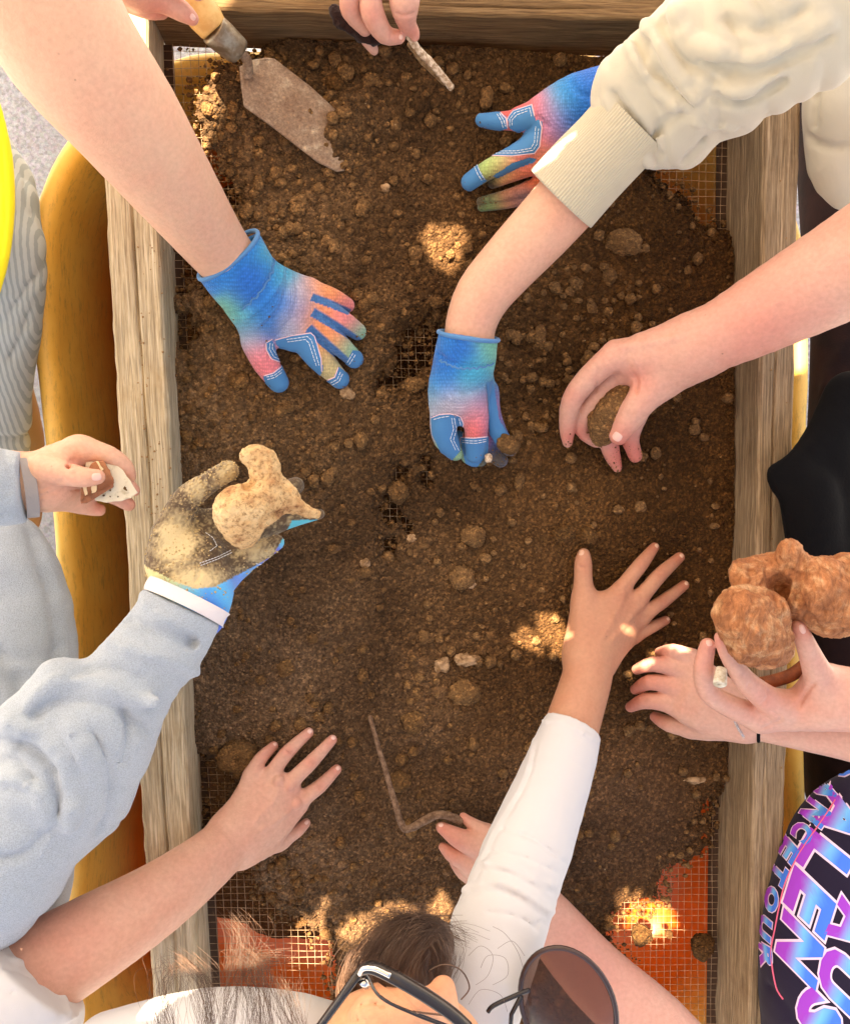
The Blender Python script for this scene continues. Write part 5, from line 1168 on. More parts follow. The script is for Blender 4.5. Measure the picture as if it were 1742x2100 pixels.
nails(V, Q, pi_, [(199, 978, 5, 22, 19)])
sleeve_tube([(72, 995, 0.186, 66), (45, 998, 0.19, 66)], M['fleece_trim'], pi_, 'cuff_trim', fz=0.8, thick=0.002)
b9 = Body(0.0022, 0.01)
b9.group(0.014, [C((48, 1000, 0.19, 72), (0, 1000, 0.20, 80), (-80, 990, 0.21, 90), fz=0.85)]); b9.make(); b9.cutplane(P(52, 1000, 0.19), (1, 0.03, -0.1)); b9.stroke([(10, 925), (25, 960), (20, 1010)], 7); b9.stroke([(0, 1060), (30, 1050), (45, 1065)], 6)
V, Q = b9.mesh(); V = relax(V, Q, 3); V += normals(V, Q)*(0.0003*vn(V*500, 3))[:, None]; mkmesh('sleeve', V, Q, M['fleece'], pi_)
# torso and big sleeve
bt = Body(0.0032, 0.014)
bt.group(0.03, [C((-60, 1180, 0.05, 110), (0, 1200, 0.06, 118), (-20, 1500, 0.09, 165), (-60, 1800, 0.12, 200), fz=0.8), C((20, 1120, 0.05, 55), (60, 1250, 0.06, 75), (60, 1400, 0.08, 80))])
bt.make(); bt.stroke([(60, 1080), (95, 1180), (120, 1300), (110, 1400)], 12, lift=0.5); bt.stroke([(0, 1330), (40, 1400), (60, 1470)], 10)
V, Q = bt.mesh(); V = relax(V, Q, 4); V = creases(V, Q, (40, 1100, 0.05), (0, 1800, 0.12), 9, 14, 0.006, 71); V += normals(V, Q)*(0.0003*vn(V*450, 3))[:, None]; mkmesh('fleece_body', V, Q, M['fleece'], pi_)
bq = Body(0.0022, 0.012)
bq.group(0.018, [C((382, 1226, 0.185, 82), (345, 1300, 0.195, 88), (260, 1410, 0.205, 98), (170, 1530, 0.215, 118), (90, 1640, 0.22, 130), (-30, 1760, 0.23, 150), fz=0.75),
                 C((240, 1560, 0.21, 60), (190, 1650, 0.205, 66), (150, 1680, 0.2, 55)), C((60, 1700, 0.21, 110), (-20, 1830, 0.21, 110), (-60, 1900, 0.21, 60)), C((120, 1400, 0.215, 50), (60, 1480, 0.22, 60))])
bq.make(); bq.cutplane(P(379, 1244, 0.186), np.array(P(415, 1165, 0.178))-np.array(P(388, 1218, 0.184)))
for st, r_, ad in [([(60, 1450), (110, 1400), (200, 1400), (280, 1430), (320, 1440)], 14, True), ([(60, 1480), (110, 1445), (190, 1440), (260, 1470), (300, 1500)], 11, False), ([(0, 1520), (60, 1530), (110, 1580), (120, 1660)], 13, False), ([(20, 1480), (85, 1510), (130, 1560), (150, 1640), (140, 1700)], 14, True),
                   ([(0, 1600), (50, 1600), (90, 1640), (95, 1720)], 12, True), ([(190, 1500), (220, 1560), (225, 1640), (200, 1710)], 9, False), ([(240, 1250), (300, 1290), (370, 1310), (395, 1318)], 12, False), ([(200, 1310), (260, 1330), (340, 1350), (400, 1380)], 12, True),
                   ([(290, 1200), (300, 1240), (350, 1275)], 8, True), ([(150, 1380), (220, 1370), (290, 1390)], 7, False), ([(0, 1560), (40, 1560), (70, 1600)], 8, False), ([(140, 1480), (170, 1530), (180, 1600)], 10, True), ([(0, 1760), (50, 1750), (110, 1700)], 8, False), ([(250, 1450), (260, 1500), (250, 1560)], 9, False)]:
    bq.stroke(st, r_*1.0, ad, lift=0.2, k=0.004)
V, Q = bq.mesh(); V = relax(V, Q, 3); V = creases(V, Q, (382, 1226, 0.185), (90, 1640, 0.22), 26, 12, 0.006, 31, lambda u, v: np.clip((v-1270)/150, 0.15, 1)); V = relax(V, Q, 1, 0.3); V += normals(V, Q)*(0.0003*vn(V*450, 3)+0.0004*vn(V*120, 4))[:, None]; mkmesh('sleeve', V, Q, M['fleece'], pi_)
M['trim2'] = cloth('pale_trim', lin(222, 212, 212), 0.9, 900, 0.2)
sleeve_tube([(391, 1222, 0.184, 88), (377, 1248, 0.188, 89)], M['trim2'], pi_, 'cuff_trim', fz=0.75, thick=0.002, wav=0.0015)
# dirty glove, palm up
bj = Body(0.0012, 0.005)
bj.group(0.012, [C((385, 1240, 0.182, 84), (395, 1205, 0.176, 84), (395, 1170, 0.168, 80), fz=0.6), C((380, 1170, 0.16, 68), (350, 1110, 0.155, 36), fz=0.7), C((400, 1160, 0.155, 60), (385, 1070, 0.15, 36), fz=0.7), C((420, 1160, 0.15, 60), (440, 1080, 0.145, 36), fz=0.7),
                C((430, 1180, 0.155, 50), (490, 1150, 0.15, 32)), C((420, 1180, 0.16, 56), (470, 1130, 0.145, 40), fz=0.7), C((340, 1150, 0.165, 40), (345, 1100, 0.165, 34))])
bj.group(0.0014, [C((352, 1090, 0.16, 34), (378, 1030, 0.165, 29), (412, 1000, 0.172, 25)), C((420, 996, 0.174, 22), (446, 978, 0.178, 22), (468, 966, 0.178, 22)), C((430, 1080, 0.14, 30), (520, 1030, 0.135, 22), (606, 996, 0.14, 18)), C((450, 1110, 0.14, 30), (540, 1085, 0.135, 22), (590, 1070, 0.135, 15), (655, 1054, 0.138, 11)),
                  C((485, 1152, 0.155, 31), (520, 1138, 0.165, 25), (566, 1112, 0.172, 17))], 0.006)
bj.make()
for q, r_ in (([(360, 1040), (385, 1050), (410, 1042)], 4), ([(310, 1180), (350, 1150), (400, 1140), (405, 1125)], 4), ([(400, 1090), (440, 1105), (435, 1130)], 3), ([(380, 1160), (430, 1150), (470, 1130)], 4), ([(400, 1195), (410, 1175), (400, 1155)], 4), ([(445, 1195), (440, 1170), (470, 1155)], 4), ([(415, 985), (425, 1000), (430, 1010)], 4)): bj.stroke(q, r_, False, 0.55)
V, Q = bj.mesh(); V = relax(V, Q, 2); u, v = proj(V); N = normals(V, Q)
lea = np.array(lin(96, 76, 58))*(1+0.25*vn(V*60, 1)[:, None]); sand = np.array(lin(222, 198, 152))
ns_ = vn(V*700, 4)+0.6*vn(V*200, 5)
w = np.clip(2.0*np.exp(-((u-360)**2/2200+(v-1110)**2/3200))-0.35+0.5*ns_, 0, 1); w = np.maximum(w, np.clip(1.7*np.exp(-((u-400)**2/3500+(v-1190)**2/900))-0.3+0.35*ns_, 0, 1))  # sand on the palm, its colour brightened in place of a sun patch
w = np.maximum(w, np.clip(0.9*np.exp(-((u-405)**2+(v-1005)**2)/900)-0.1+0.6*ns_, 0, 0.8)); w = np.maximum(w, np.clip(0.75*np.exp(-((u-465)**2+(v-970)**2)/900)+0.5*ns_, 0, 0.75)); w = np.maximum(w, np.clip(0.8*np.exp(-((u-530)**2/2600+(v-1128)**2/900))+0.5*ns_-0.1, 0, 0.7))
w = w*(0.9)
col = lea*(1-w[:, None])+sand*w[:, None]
ln_ = np.interp(u, [280, 300, 362, 400, 440, 505, 560, 600], [1140, 1162, 1194, 1208, 1204, 1170, 1140, 1066]); back = (v > ln_) | (N[:, 2] < -0.15)
ba_ = idw(u, v, [(300, 1190, lin(220, 205, 150)), (340, 1212, lin(190, 205, 160)), (380, 1240, lin(90, 190, 230)), (440, 1250, lin(60, 110, 220)), (470, 1225, lin(70, 200, 240)), (500, 1205, lin(110, 110, 225)), (525, 1185, lin(60, 200, 240)), (545, 1165, lin(90, 80, 200)), (588, 1070, lin(70, 190, 210)), (610, 990, lin(110, 100, 110))])
col[back] = ba_[back]
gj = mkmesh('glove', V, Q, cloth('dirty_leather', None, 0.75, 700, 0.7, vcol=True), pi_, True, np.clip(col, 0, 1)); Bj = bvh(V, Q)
for st in ([(430, 1130), (445, 1120), (436, 1103), (420, 1092)], [(410, 1155), (445, 1142), (475, 1128)], [(412, 1160), (447, 1147), (477, 1133)], [(525, 1155), (540, 1158), (552, 1155)]): seam(Bj, st, 0.00035, M['thread'], gj, 'stitching', dash=4, lift=0.0005)
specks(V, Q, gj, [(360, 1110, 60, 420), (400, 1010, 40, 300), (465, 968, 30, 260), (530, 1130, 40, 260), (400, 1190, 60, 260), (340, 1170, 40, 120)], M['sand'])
# the held bone
M['bone'] = m = None
m, n, l, b = newmat('stained_bone'); pos = geo(n)
q1 = tex(n, l, 'Noise', 38, pos, Detail=6, Roughness=0.7); q2 = tex(n, l, 'Noise', 260, pos, Detail=5, Roughness=0.75)
c_ = ramp(n, l, q1.outputs[0], [(0.3, lin(230, 198, 152)), (0.52, lin(212, 168, 116)), (0.7, lin(156, 98, 56))])
k_ = ramp(n, l, q2.outputs[0], [(0.36, (0.45, 0.36, 0.28)), (0.5, (1, 1, 1)), (0.7, (1.1, 1.1, 1.1))])
l.new(mixc(n, l, 1.0, c_.outputs[0], k_.outputs[0], 'MULTIPLY'), b.inputs['Base Color']); b.inputs['Roughness'].default_value = 0.75; bump(n, l, b, q2.outputs[0], 0.6, 0.002); M['bone'] = m
bb = Body(0.0012, 0.006)
bb.group(0.007, [C((490, 1050, 0.205, 52), (494, 1072, 0.20, 46), (500, 1100, 0.195, 26)), C((500, 1040, 0.205, 46), (540, 1010, 0.20, 36), (538, 970, 0.20, 26), (528, 934, 0.20, 21)), C((508, 936, 0.20, 16), (545, 942, 0.195, 22), (565, 985, 0.19, 18), (590, 1012, 0.19, 20)), C((530, 1030, 0.20, 38), (585, 1030, 0.19, 24), (625, 1047, 0.185, 14), (648, 1054, 0.183, 9)), C((512, 1060, 0.2, 38), (545, 1045, 0.195, 28))])
bb.make(); bb.stroke([(500, 962), (512, 985), (505, 1000)], 8, lift=0.5); bb.stroke([(560, 1058), (590, 1052), (620, 1058)], 5); bb.stroke([(548, 945), (560, 985), (585, 1015), (630, 1050)], 6, True, lift=0.6); bb.stroke([(530, 1090), (545, 1065), (570, 1050)], 7)
V, Q = bb.mesh(); V = V+normals(V, Q)*(0.0018*(0.4-np.abs(fbm(V*80, 7, 3)))+0.0006*vn(V*500, 9)-0.003*np.clip(vn(V*150, 29)-0.5, 0, 1))[:, None]; tag(mkmesh('bone', V, Q, M['bone']), 'pale knobbly three-armed bone resting in the dirty glove', 'bone')
# sherds in the bare left hand
M['sherd'] = plain('cream_glaze', lin(228, 212, 184), 0.5, 0, 140, lin(180, 158, 122), 0.3, 300, (0.55, 0.75)); M['redware'] = plain('brown_redware', lin(176, 112, 74), 0.6, 0, 90, lin(140, 82, 50), 0.4)
def sherd(name, zpts, z0, z1, th, mat, parent=None, label=None, tilt=0.0, bend=0.0):
    """thin plate with the outline zpts (px), z rises from z0 to z1 with picture x"""
    us = [p[0] for p in zpts]; ua, ub = min(us), max(us)
    top = []; 
    poly = [np.array(q) for q in zpts]; dense = []
    for i in range(len(poly)):
        a, b_ = poly[i], poly[(i+1) % len(poly)]
        for k in range(4): dense.append(a+(b_-a)*k/4+rng.normal(0, 0.5, 2))
    c = np.mean(poly, 0); rings = [1.0, 0.97, 0.6, 0.25]
    V = []; zf = lambda q: z0+(z1-z0)*(q[0]-ua)/(ub-ua)+bend*(1-((q[0]-ua)/(ub-ua)*2-1)**2)
    nD = len(dense)
    for s_, dz_ in ((1.0, -th), (1.0, -0.0006), (0.97, 0), (0.6, 0), (0.25, 0)):
        for q in dense: p = c+(q-c)*s_; V.append(np.array(P(p[0], p[1], zf(p)+dz_)))
    V.append(np.array(P(c[0], c[1], zf(c)))); V.append(np.array(P(c[0], c[1], zf(c)-th))); F = []
    for i in range(4):
        for k in range(nD): F.append((i*nD+k, i*nD+(k+1) % nD, (i+1)*nD+(k+1) % nD, (i+1)*nD+k))
    for k in range(nD): F.append((4*nD+k, 4*nD+(k+1) % nD, 5*nD)); F.append((k, 5*nD+1, (k+1) % nD))
    return mkmesh(name, V, F, mat, parent, False)
zz = lambda x, y: (32.8+.2071*x, 869.2+.2071*y)
sh = thing('pottery_sherd', 'cream triangular pottery sherd held in the bare hand over the left board', 'sherd')
sherd('plate', [zz(*q) for q in [(680, 250), (770, 215), (860, 300), (960, 370), (1060, 460), (1150, 590), (1210, 680), (1140, 735), (1020, 768), (900, 778), (790, 760), (700, 620), (690, 420)]], 0.186, 0.180, 0.004, M['sherd'], sh, bend=0.002)
sherd('worn_spot', [zz(*q) for q in [(685, 252), (765, 218), (785, 245), (720, 290), (690, 285)]], 0.1868, 0.1872, 0.0005, M['rod'], sh)
for q_ in ((870, 712, 10), (935, 720, 8), (1080, 640, 18), (1010, 720, 8), (935, 660, 9), (880, 670, 8), (1095, 655, 10)):
    q = zz(q_[0], q_[1]); r_ = q_[2]*0.207; sherd('soil_speck', [(q[0]+r_*math.cos(t)*rng.uniform(.7, 1.3), q[1]+r_*math.sin(t)*rng.uniform(.7, 1.3)) for t in np.linspace(0, 6.283, 7, endpoint=False)], 0.1872, 0.1872, 0.0012, M['clod'], sh)
s2 = thing('slipware_sherd', 'brown striped pottery sherd pressed under the thumb on the cream sherd', 'sherd')
sherd('plate', [zz(*q) for q in [(760, 380), (870, 365), (930, 460), (972, 560), (965, 605), (820, 700), (670, 785), (638, 760), (650, 620), (700, 480)]], 0.194, 0.192, 0.006, M['redware'], s2)
M['slip'] = plain('cream_slip', lin(238, 206, 160), 0.5)
for pl in ([(790, 372), (815, 366), (868, 450), (850, 470)], [(660, 622), (700, 618), (708, 700), (688, 712)], [(750, 615), (800, 610), (800, 668), (752, 690)]): sherd('slip_stripe', [zz(*q) for q in pl], 0.1945, 0.1945, 0.0005, M['slip'], s2)
sherd('lower_rim', [zz(*q) for q in [(965, 590), (968, 625), (700, 790), (650, 790), (640, 765), (668, 735), (820, 670)]], 0.1955, 0.1945, 0.008, plain('dark_redware', lin(160, 96, 62), 0.6, 0, 120, lin(120, 68, 42)), s2)

# ---------- person: striped shirt at the left edge
pj = thing('person', 'person in pale blue striped shirt with yellow edging at the upper left', 'person')
bk = Body(0.0026, 0.01); bk.group(0.03, [C((-110, 330, 0.02, 130), (-80, 500, 0.02, 160), (-70, 700, 0.0, 138), (-60, 900, -0.05, 110), fz=0.8), C((0, 380, 0.0, 60), (0, 520, -0.01, 75), (-20, 700, -0.03, 85))])
bk.make(); bk.stroke([(60, 330), (50, 400), (70, 450)], 6); bk.stroke([(20, 640), (50, 600), (75, 570)], 6); bk.stroke([(20, 740), (45, 690), (60, 640)], 6)
V, Q = bk.mesh(); V = relax(V, Q, 4); V = creases(V, Q, (0, 300, 0.02), (0, 900, 0.0), 22, 9, 0.006, 81)
m, n, l, b = newmat('striped_shirt'); pos = geo(n); wv = tex(n, l, 'Wave', 210, vecscale(n, l, pos, (0.35, 1, 0.6)), Distortion=1.2, Detail=2.0); wv.inputs['Detail Scale'].default_value = 0.6
l.new(mixc(n, l, ramp(n, l, wv.outputs['Color'], [(0.35, (0, 0, 0)), (0.5, (1, 1, 1))]).outputs[0], lin(152, 164, 168), lin(182, 192, 194)), b.inputs['Base Color']); b.inputs['Roughness'].default_value = 0.9
mkmesh('shirt', V, Q, m, pj)
by = Body(0.002, 0.006); by.group(0.01, [C((-12, 215, 0.10, 14), (0, 270, 0.10, 16), (10, 330, 0.10, 17), (14, 420, 0.10, 17), (4, 520, 0.10, 17), (-14, 600, 0.10, 14), fz=0.8), C((-40, 230, 0.09, 30), (-20, 420, 0.09, 36), (-40, 590, 0.09, 30), fz=0.6)])
by.make(); by.stroke([(-2, 260), (8, 340), (12, 430), (2, 530)], 2.5); V, Q = by.mesh(); V = relax(V, Q, 2); mkmesh('edging', V, Q, M['yellow'], pj)
# dark trousers of the same person lower down
bl_ = Body(0.003, 0.01); bl_.group(0.02, [C((-20, 760, -0.12, 70), (10, 900, -0.15, 75), (0, 1050, -0.18, 80))]); bl_.make(); bl_.stroke([(20, 780), (50, 850), (40, 930)], 8); V, Q = bl_.mesh(); V = relax(V, Q, 3); mkmesh('trousers', V, Q, cloth('taupe_cloth', lin(150, 138, 118), 0.9), pj)

# ---------- person: black clothes beyond the right board
pk = thing('person', 'person in black clothes crouching beyond the right board', 'person')
bl2 = Body(0.0042, 0.012); bl2.group(0.03, [C((1760, 640, -0.10, 95), (1760, 820, -0.08, 100), (1760, 1000, -0.06, 110), (1760, 1200, -0.06, 118), (1770, 1420, -0.05, 125), (1790, 1600, -0.06, 140), fz=0.8), C((1720, 150, -0.2, 90), (1740, 420, -0.16, 95), (1755, 640, -0.12, 95))])
bl2.make()
for st in ([(1742, 700), (1700, 770), (1680, 860)], [(1742, 760), (1720, 830)], [(1700, 620), (1742, 640)]): bl2.stroke(st, 8, True, lift=0.5)
V, Q = bl2.mesh(); V = relax(V, Q, 4); mkmesh('trousers', V, Q, M['maroon'], pk)
bl3 = Body(0.003, 0.01); bl3.group(0.01, [C((1592, 970, 0.12, 22), (1640, 950, 0.12, 34), (1700, 900, 0.11, 55), (1742, 820, 0.10, 60), fz=0.6), C((1610, 990, 0.12, 34), (1655, 1010, 0.12, 62), (1670, 1100, 0.11, 62), (1690, 1180, 0.10, 66), (1720, 1250, 0.09, 60), fz=0.6), C((1700, 950, 0.11, 60), (1720, 1100, 0.1, 60), fz=0.6)])
bl3.make(); bl3.stroke([(1600, 1000), (1615, 1080), (1625, 1140)], 4, True); V, Q = bl3.mesh(); V = relax(V, Q, 3); mkmesh('jacket_sleeve', V, Q, M['black'], pk)

# ---------- person: lettered T-shirt, two hands, the big bone
pl_ = thing('person', 'person in dark lettered T-shirt at lower right, both bare hands over the board', 'person')
bt2 = Body(0.0035, 0.012)
bt2.group(0.05, [C((1802, 1772, 0.10, 206), (1802, 1885, 0.10, 242), (1802, 2010, 0.10, 252), (1830, 2200, 0.08, 262), fz=0.55)])
bt2.make(); bt2.stroke([(1610, 1720), (1640, 1690), (1690, 1640)], 7); bt2.stroke([(1575, 2020), (1620, 2080), (1640, 2130)], 7)
V, Q = bt2.mesh(); V = relax(V, Q, 5); mkmesh('tshirt', V, Q, M['navy'], pl_); Bt = bvh(V, Q)
m, n, l, b = newmat('letter_print'); l.new(attr(n, 'Col').outputs['Color'], b.inputs['Base Color']); b.inputs['Roughness'].default_value = 0.7; M['print'] = m
M['outline'] = plain('letter_outline', lin(238, 205, 222), 0.7); M['pinkline'] = plain('pink_print_line', lin(235, 100, 130), 0.7)
def letter(ch, c, read, up, capx, wpx):
    for off, lift, mat, nm in ((0.085, 0.0005, M['outline'], 'letter_outline'), (0.052, 0.0010, M['print'], 'letter')):
        cu = bpy.data.curves.new('t', 'FONT'); cu.body = ch; cu.size = 1.0; cu.offset = off; cu.resolution_u = 3; cu.align_x = 'CENTER'
        ob = bpy.data.objects.new('t', cu); COL.objects.link(ob); bpy.context.view_layer.update()
        me = bpy.data.meshes.new_from_object(ob.evaluated_get(bpy.context.evaluated_depsgraph_get())); bpy.data.objects.remove(ob)
        bm = bmesh.new(); bm.from_mesh(me); bmesh.ops.triangulate(bm, faces=bm.faces[:])
        for _ in range(2):
            le = [e for e in bm.edges if e.calc_length() > 0.13]
            if le: bmesh.ops.subdivide_edges(bm, edges=le, cuts=1); bmesh.ops.triangulate(bm, faces=bm.faces[:])
        X = np.array([v_.co[:] for v_ in bm.verts]); F = [tuple(v_.index for v_ in f.verts) for f in bm.faces]; bm.free(); bpy.data.meshes.remove(me)
        if off == 0.085: xs = X[:, 0]; wid = max(xs.max()-xs.min(), 0.3); xc = (xs.max()+xs.min())/2
        yn = (X[:, 1])/0.70
        pu = c[0]+(X[:, 0]-xc)/wid*wpx*read[0]+(yn-0.5)*capx*up[0]; pv = c[1]+(X[:, 0]-xc)/wid*wpx*read[1]+(yn-0.5)*capx*up[1]
        Vv = []; bad = set()
        for a, b_ in zip(pu, pv):
            h, nmn = cast(Bt, a, b_)
            if h is None: h = P(a, b_, 0.06); nmn = Vector((0, 0, 1)); bad.add(len(Vv))
            Vv.append(tuple(h+nmn*lift))
        F = [f for f in F if not bad.intersection(f)]
        if not F: continue
        t = np.clip(yn, 0, 1)[:, None]
        c0, c1, c2 = np.array(lin(160, 50, 185)), np.array(lin(95, 185, 232)), np.array(lin(45, 115, 215))
        col = np.where(t < 0.5, c0+(c1-c0)*np.clip((t-0.22)/0.28, 0, 1), c1+(c2-c1)*np.clip((t-0.5)/0.25, 0, 1))
        o = mkmesh(nm, Vv, F, mat, pl_, False, col); o['kind'] = 'stuff'
rd = (-0.33, 0.944)
for ch, c, w_, h_, rdv, upv in [('D', (1722, 1572), 44, 46, (-0.75, 0.66), (0.75, 0.66)), ('A', (1692, 1620), 46, 46, (-0.35, 0.94), (0.86, 0.5)), ('N', (1672, 1668), 44, 50, (-0.55, 0.83), (0.80, 0.6)), ('C', (1646, 1708), 38, 40, (-0.6, 0.8), (0.76, 0.65)), ('E', (1617, 1745), 40, 40, (-0.5, 0.87), (0.67, 0.74)),
                      ('T', (1596, 1790), 42, 40, (-0.35, 0.94), (0.7, 0.7)), ('O', (1582, 1845), 52, 30, (-0.25, 0.97), (0.72, 0.69)), ('U', (1569, 1903), 48, 30, (-0.1, 0.99), (0.75, 0.66)), ('R', (1571, 1964), 60, 28, (0.1, 0.99), (0.85, 0.5)),
                      ('A', (1728, 1680), 96, 96, (-0.45, 0.89), (0.80, 0.6)), ('L', (1688, 1765), 84, 100, (-0.5, 0.87), (0.78, 0.63)), ('E', (1660, 1852), 92, 104, (-0.3, 0.95), (0.72, 0.69)), ('N', (1640, 1948), 100, 104, (-0.2, 0.98), (0.70, 0.71)), 
                      ('A', (1748, 1905), 100, 90, (-0.4, 0.92), (0.8, 0.6)), ('U', (1725, 2010), 100, 100, (-0.35, 0.94), (0.72, 0.69)), ('S', (1680, 2088), 84, 100, (-0.45, 0.89), (0.7, 0.7))]:
    letter(ch, c, rdv, upv, h_, w_)
for ln in [[(1712, 1640), (1686, 1680), (1641, 1745), (1612, 1803), (1599, 1850), (1588, 1905), (1580, 1955), (1590, 2022), (1606, 2050)]]:
    seam(Bt, smooth_pts(ln, 4), 0.0009, M['pinkline'], pl_, 'print_line', lift=0.0004)
# the flat hand with the bracelet
bm1 = Body(0.0012, 0.005)
bm1.group(0.010, [C((1850, 1530, 0.18, 64), (1742, 1505, 0.16, 56), (1640, 1492, 0.14, 46), (1560, 1482, 0.122, 38), (1530, 1478, 0.115, 37), fz=0.85), C((1530, 1475, 0.113, 36), (1470, 1420, 0.098, 38), (1418, 1352, 0.078, 20), fz=0.8), C((1530, 1475, 0.113, 36), (1465, 1430, 0.098, 40), (1403, 1374, 0.078, 21), fz=0.8),
                 C((1530, 1478, 0.112, 36), (1450, 1445, 0.095, 40), (1384, 1406, 0.076, 21), fz=0.8), C((1530, 1480, 0.112, 34), (1440, 1465, 0.092, 36), (1366, 1438, 0.072, 20), fz=0.8), C((1520, 1485, 0.108, 30), (1450, 1492, 0.085, 27), (1415, 1491, 0.072, 22))])
bm1.group(0.0012, [C((1416, 1350, 0.078, 19), (1380, 1337, 0.072, 17), (1352, 1338, 0.052, 11)), C((1400, 1372, 0.078, 20), (1340, 1362, 0.068, 16), (1305, 1373, 0.048, 11)), C((1380, 1405, 0.076, 20), (1332, 1399, 0.066, 16), (1302, 1414, 0.046, 11)), C((1362, 1438, 0.072, 20), (1320, 1438, 0.062, 16), (1292, 1450, 0.044, 11)), C((1415, 1491, 0.072, 22), (1370, 1484, 0.060, 17), (1342, 1470, 0.046, 11))], 0.005)
bm1.make(); _, V, Q = flesh('arm', bm1, M['skin_rose'], pl_, [(1305, 1375, 16, 0.7), (1350, 1340, 16, 0.7), (1300, 1415, 16, 0.9), (1290, 1450, 18, 0.9), (1342, 1472, 18, 0.8), (1340, 1400, 22, 0.5), (1380, 1410, 20, 0.2)])
M['silver'] = plain('silver', (0.75, 0.72, 0.7), 0.25, 1.0)
br_ = thing('bracelet', 'thin silver chain bracelet on the wrist over the right board', 'bracelet'); Bb = bvh(V, Q)
for i in range(18):
    t = i/17; u, v = 1504+20*t**1.3, 1472+38*t; h, nm = cast(Bb, u, v)
    if h is None: continue
    h = h+nm*0.0008; A = Acc(); pts_ = [h+Vector((math.cos(a)*0.0010, math.sin(a)*0.0014, 0.0004*math.sin(2*a+i))) for a in np.linspace(0, 2*math.pi, 9)]; A.add(*tube(pts_, 0.00028, 4, False)); A.build('link', M['silver'], br_)
hoop(P(1556, 1481, 0.121), P(1500, 1474, 0.108), R(39, P(1556, 1481, 0.121)), 0.86, 0.0018, M['black'], pl_, 'hair_tie')
# the hand holding the big bone
bn = Body(0.0013, 0.006)
bn.group(0.012, [C((1860, 1440, 0.22, 76), (1760, 1436, 0.20, 68), (1700, 1430, 0.19, 60), fz=0.85), C((1700, 1430, 0.19, 56), (1640, 1450, 0.18, 38), (1575, 1440, 0.175, 28)), C((1690, 1440, 0.185, 50), (1620, 1465, 0.17, 34), (1555, 1472, 0.165, 28)), C((1700, 1420, 0.19, 50), (1688, 1400, 0.195, 38))])
bn.group(0.0014, [C((1560, 1474, 0.165, 29), (1500, 1450, 0.17, 24), (1450, 1418, 0.175, 21), (1441, 1368, 0.185, 20), (1450, 1324, 0.19, 16)), C((1600, 1448, 0.18, 32), (1570, 1432, 0.185, 28), (1525, 1393, 0.195, 22), (1489, 1340, 0.20, 16), (1475, 1307, 0.20, 12)), C((1688, 1410, 0.195, 37), (1668, 1362, 0.21, 26), (1650, 1318, 0.22, 20), (1637, 1284, 0.222, 15))], 0.006)
bn.make(); bn.stroke([(1634, 1450), (1650, 1420), (1668, 1400)], 4); bn.stroke([(1580, 1460), (1600, 1475), (1560, 1495)], 3); bn.stroke([(1520, 1382), (1534, 1398), (1532, 1412)], 2); bn.stroke([(1560, 1445), (1575, 1428), (1572, 1415)], 3); bn.stroke([(1655, 1322), (1664, 1330)], 1.5)
_, V, Q = flesh('arm', bn, M['skin_pink'], pl_, [(1640, 1290, 18, 0.5), (1476, 1310, 14, 0.5), (1450, 1325, 16, 0.4), (1445, 1365, 20, 0.3), (1560, 1440, 25, 0.3), (1640, 1430, 20, 0.3)])
nails(V, Q, pl_, [(1644, 1290, 110, 22, 14), (1453, 1318, 95, 18, 14)])
m, n, l, b = newmat('rusty_bone'); pos = geo(n)
q1 = tex(n, l, 'Noise', 30, pos, Detail=7, Roughness=0.72, Distortion=1.2); q2 = tex(n, l, 'Noise', 170, vecscale(n, l, pos, (1, 0.35, 0.6)), Detail=6, Roughness=0.8, Distortion=0.8)
c_ = ramp(n, l, q1.outputs[0], [(0.3, lin(140, 76, 40)), (0.5, lin(180, 112, 68)), (0.7, lin(216, 168, 122))])
k_ = ramp(n, l, q2.outputs[0], [(0.35, (0.5, 0.42, 0.34)), (0.5, (0.95, 0.95, 0.95)), (0.68, (1.4, 1.5, 1.6))])
l.new(mixc(n, l, 1.0, c_.outputs[0], k_.outputs[0], 'MULTIPLY'), b.inputs['Base Color']); b.inputs['Roughness'].default_value = 0.8; bump(n, l, b, q2.outputs[0], 0.9, 0.003)
bo = Body(0.0014, 0.008)
bo.group(0.012, [C((1525, 1258, 0.235, 52), (1550, 1300, 0.235, 60), (1572, 1312, 0.23, 50)), C((1520, 1262, 0.235, 52), (1565, 1262, 0.235, 50)), C((1536, 1310, 0.23, 44), (1570, 1320, 0.23, 46)), C((1690, 1200, 0.235, 60), (1720, 1240, 0.235, 62), (1740, 1200, 0.235, 66)), C((1660, 1225, 0.225, 50), (1690, 1260, 0.225, 42)),
                 C((1522, 1172, 0.21, 24), (1580, 1175, 0.205, 40), (1640, 1190, 0.205, 52)), C((1618, 1130, 0.225, 24), (1622, 1160, 0.22, 32), (1640, 1210, 0.21, 44)), C((1540, 1190, 0.21, 34), (1620, 1235, 0.20, 44), (1650, 1262, 0.2, 32))])
bo.make()
for st, r_, ad, lf_ in [([(1592, 1195), (1600, 1215)], 16, False, 0.3), ([(1530, 1205), (1575, 1215), (1605, 1250), (1622, 1290), (1625, 1320)], 9, False, 0.4), ([(1640, 1180), (1632, 1215), (1648, 1255), (1672, 1290)], 8, False, 0.4), ([(1610, 1130), (1600, 1160), (1570, 1178)], 6, True, 0.5),
                        ([(1585, 1250), (1600, 1270)], 8, False, 0.4), ([(1560, 1180), (1590, 1172)], 5, False, 0.5), ([(1520, 1160), (1550, 1170), (1560, 1185)], 5, True, 0.5)]:
    bo.stroke(st, r_, ad, lift=lf_)
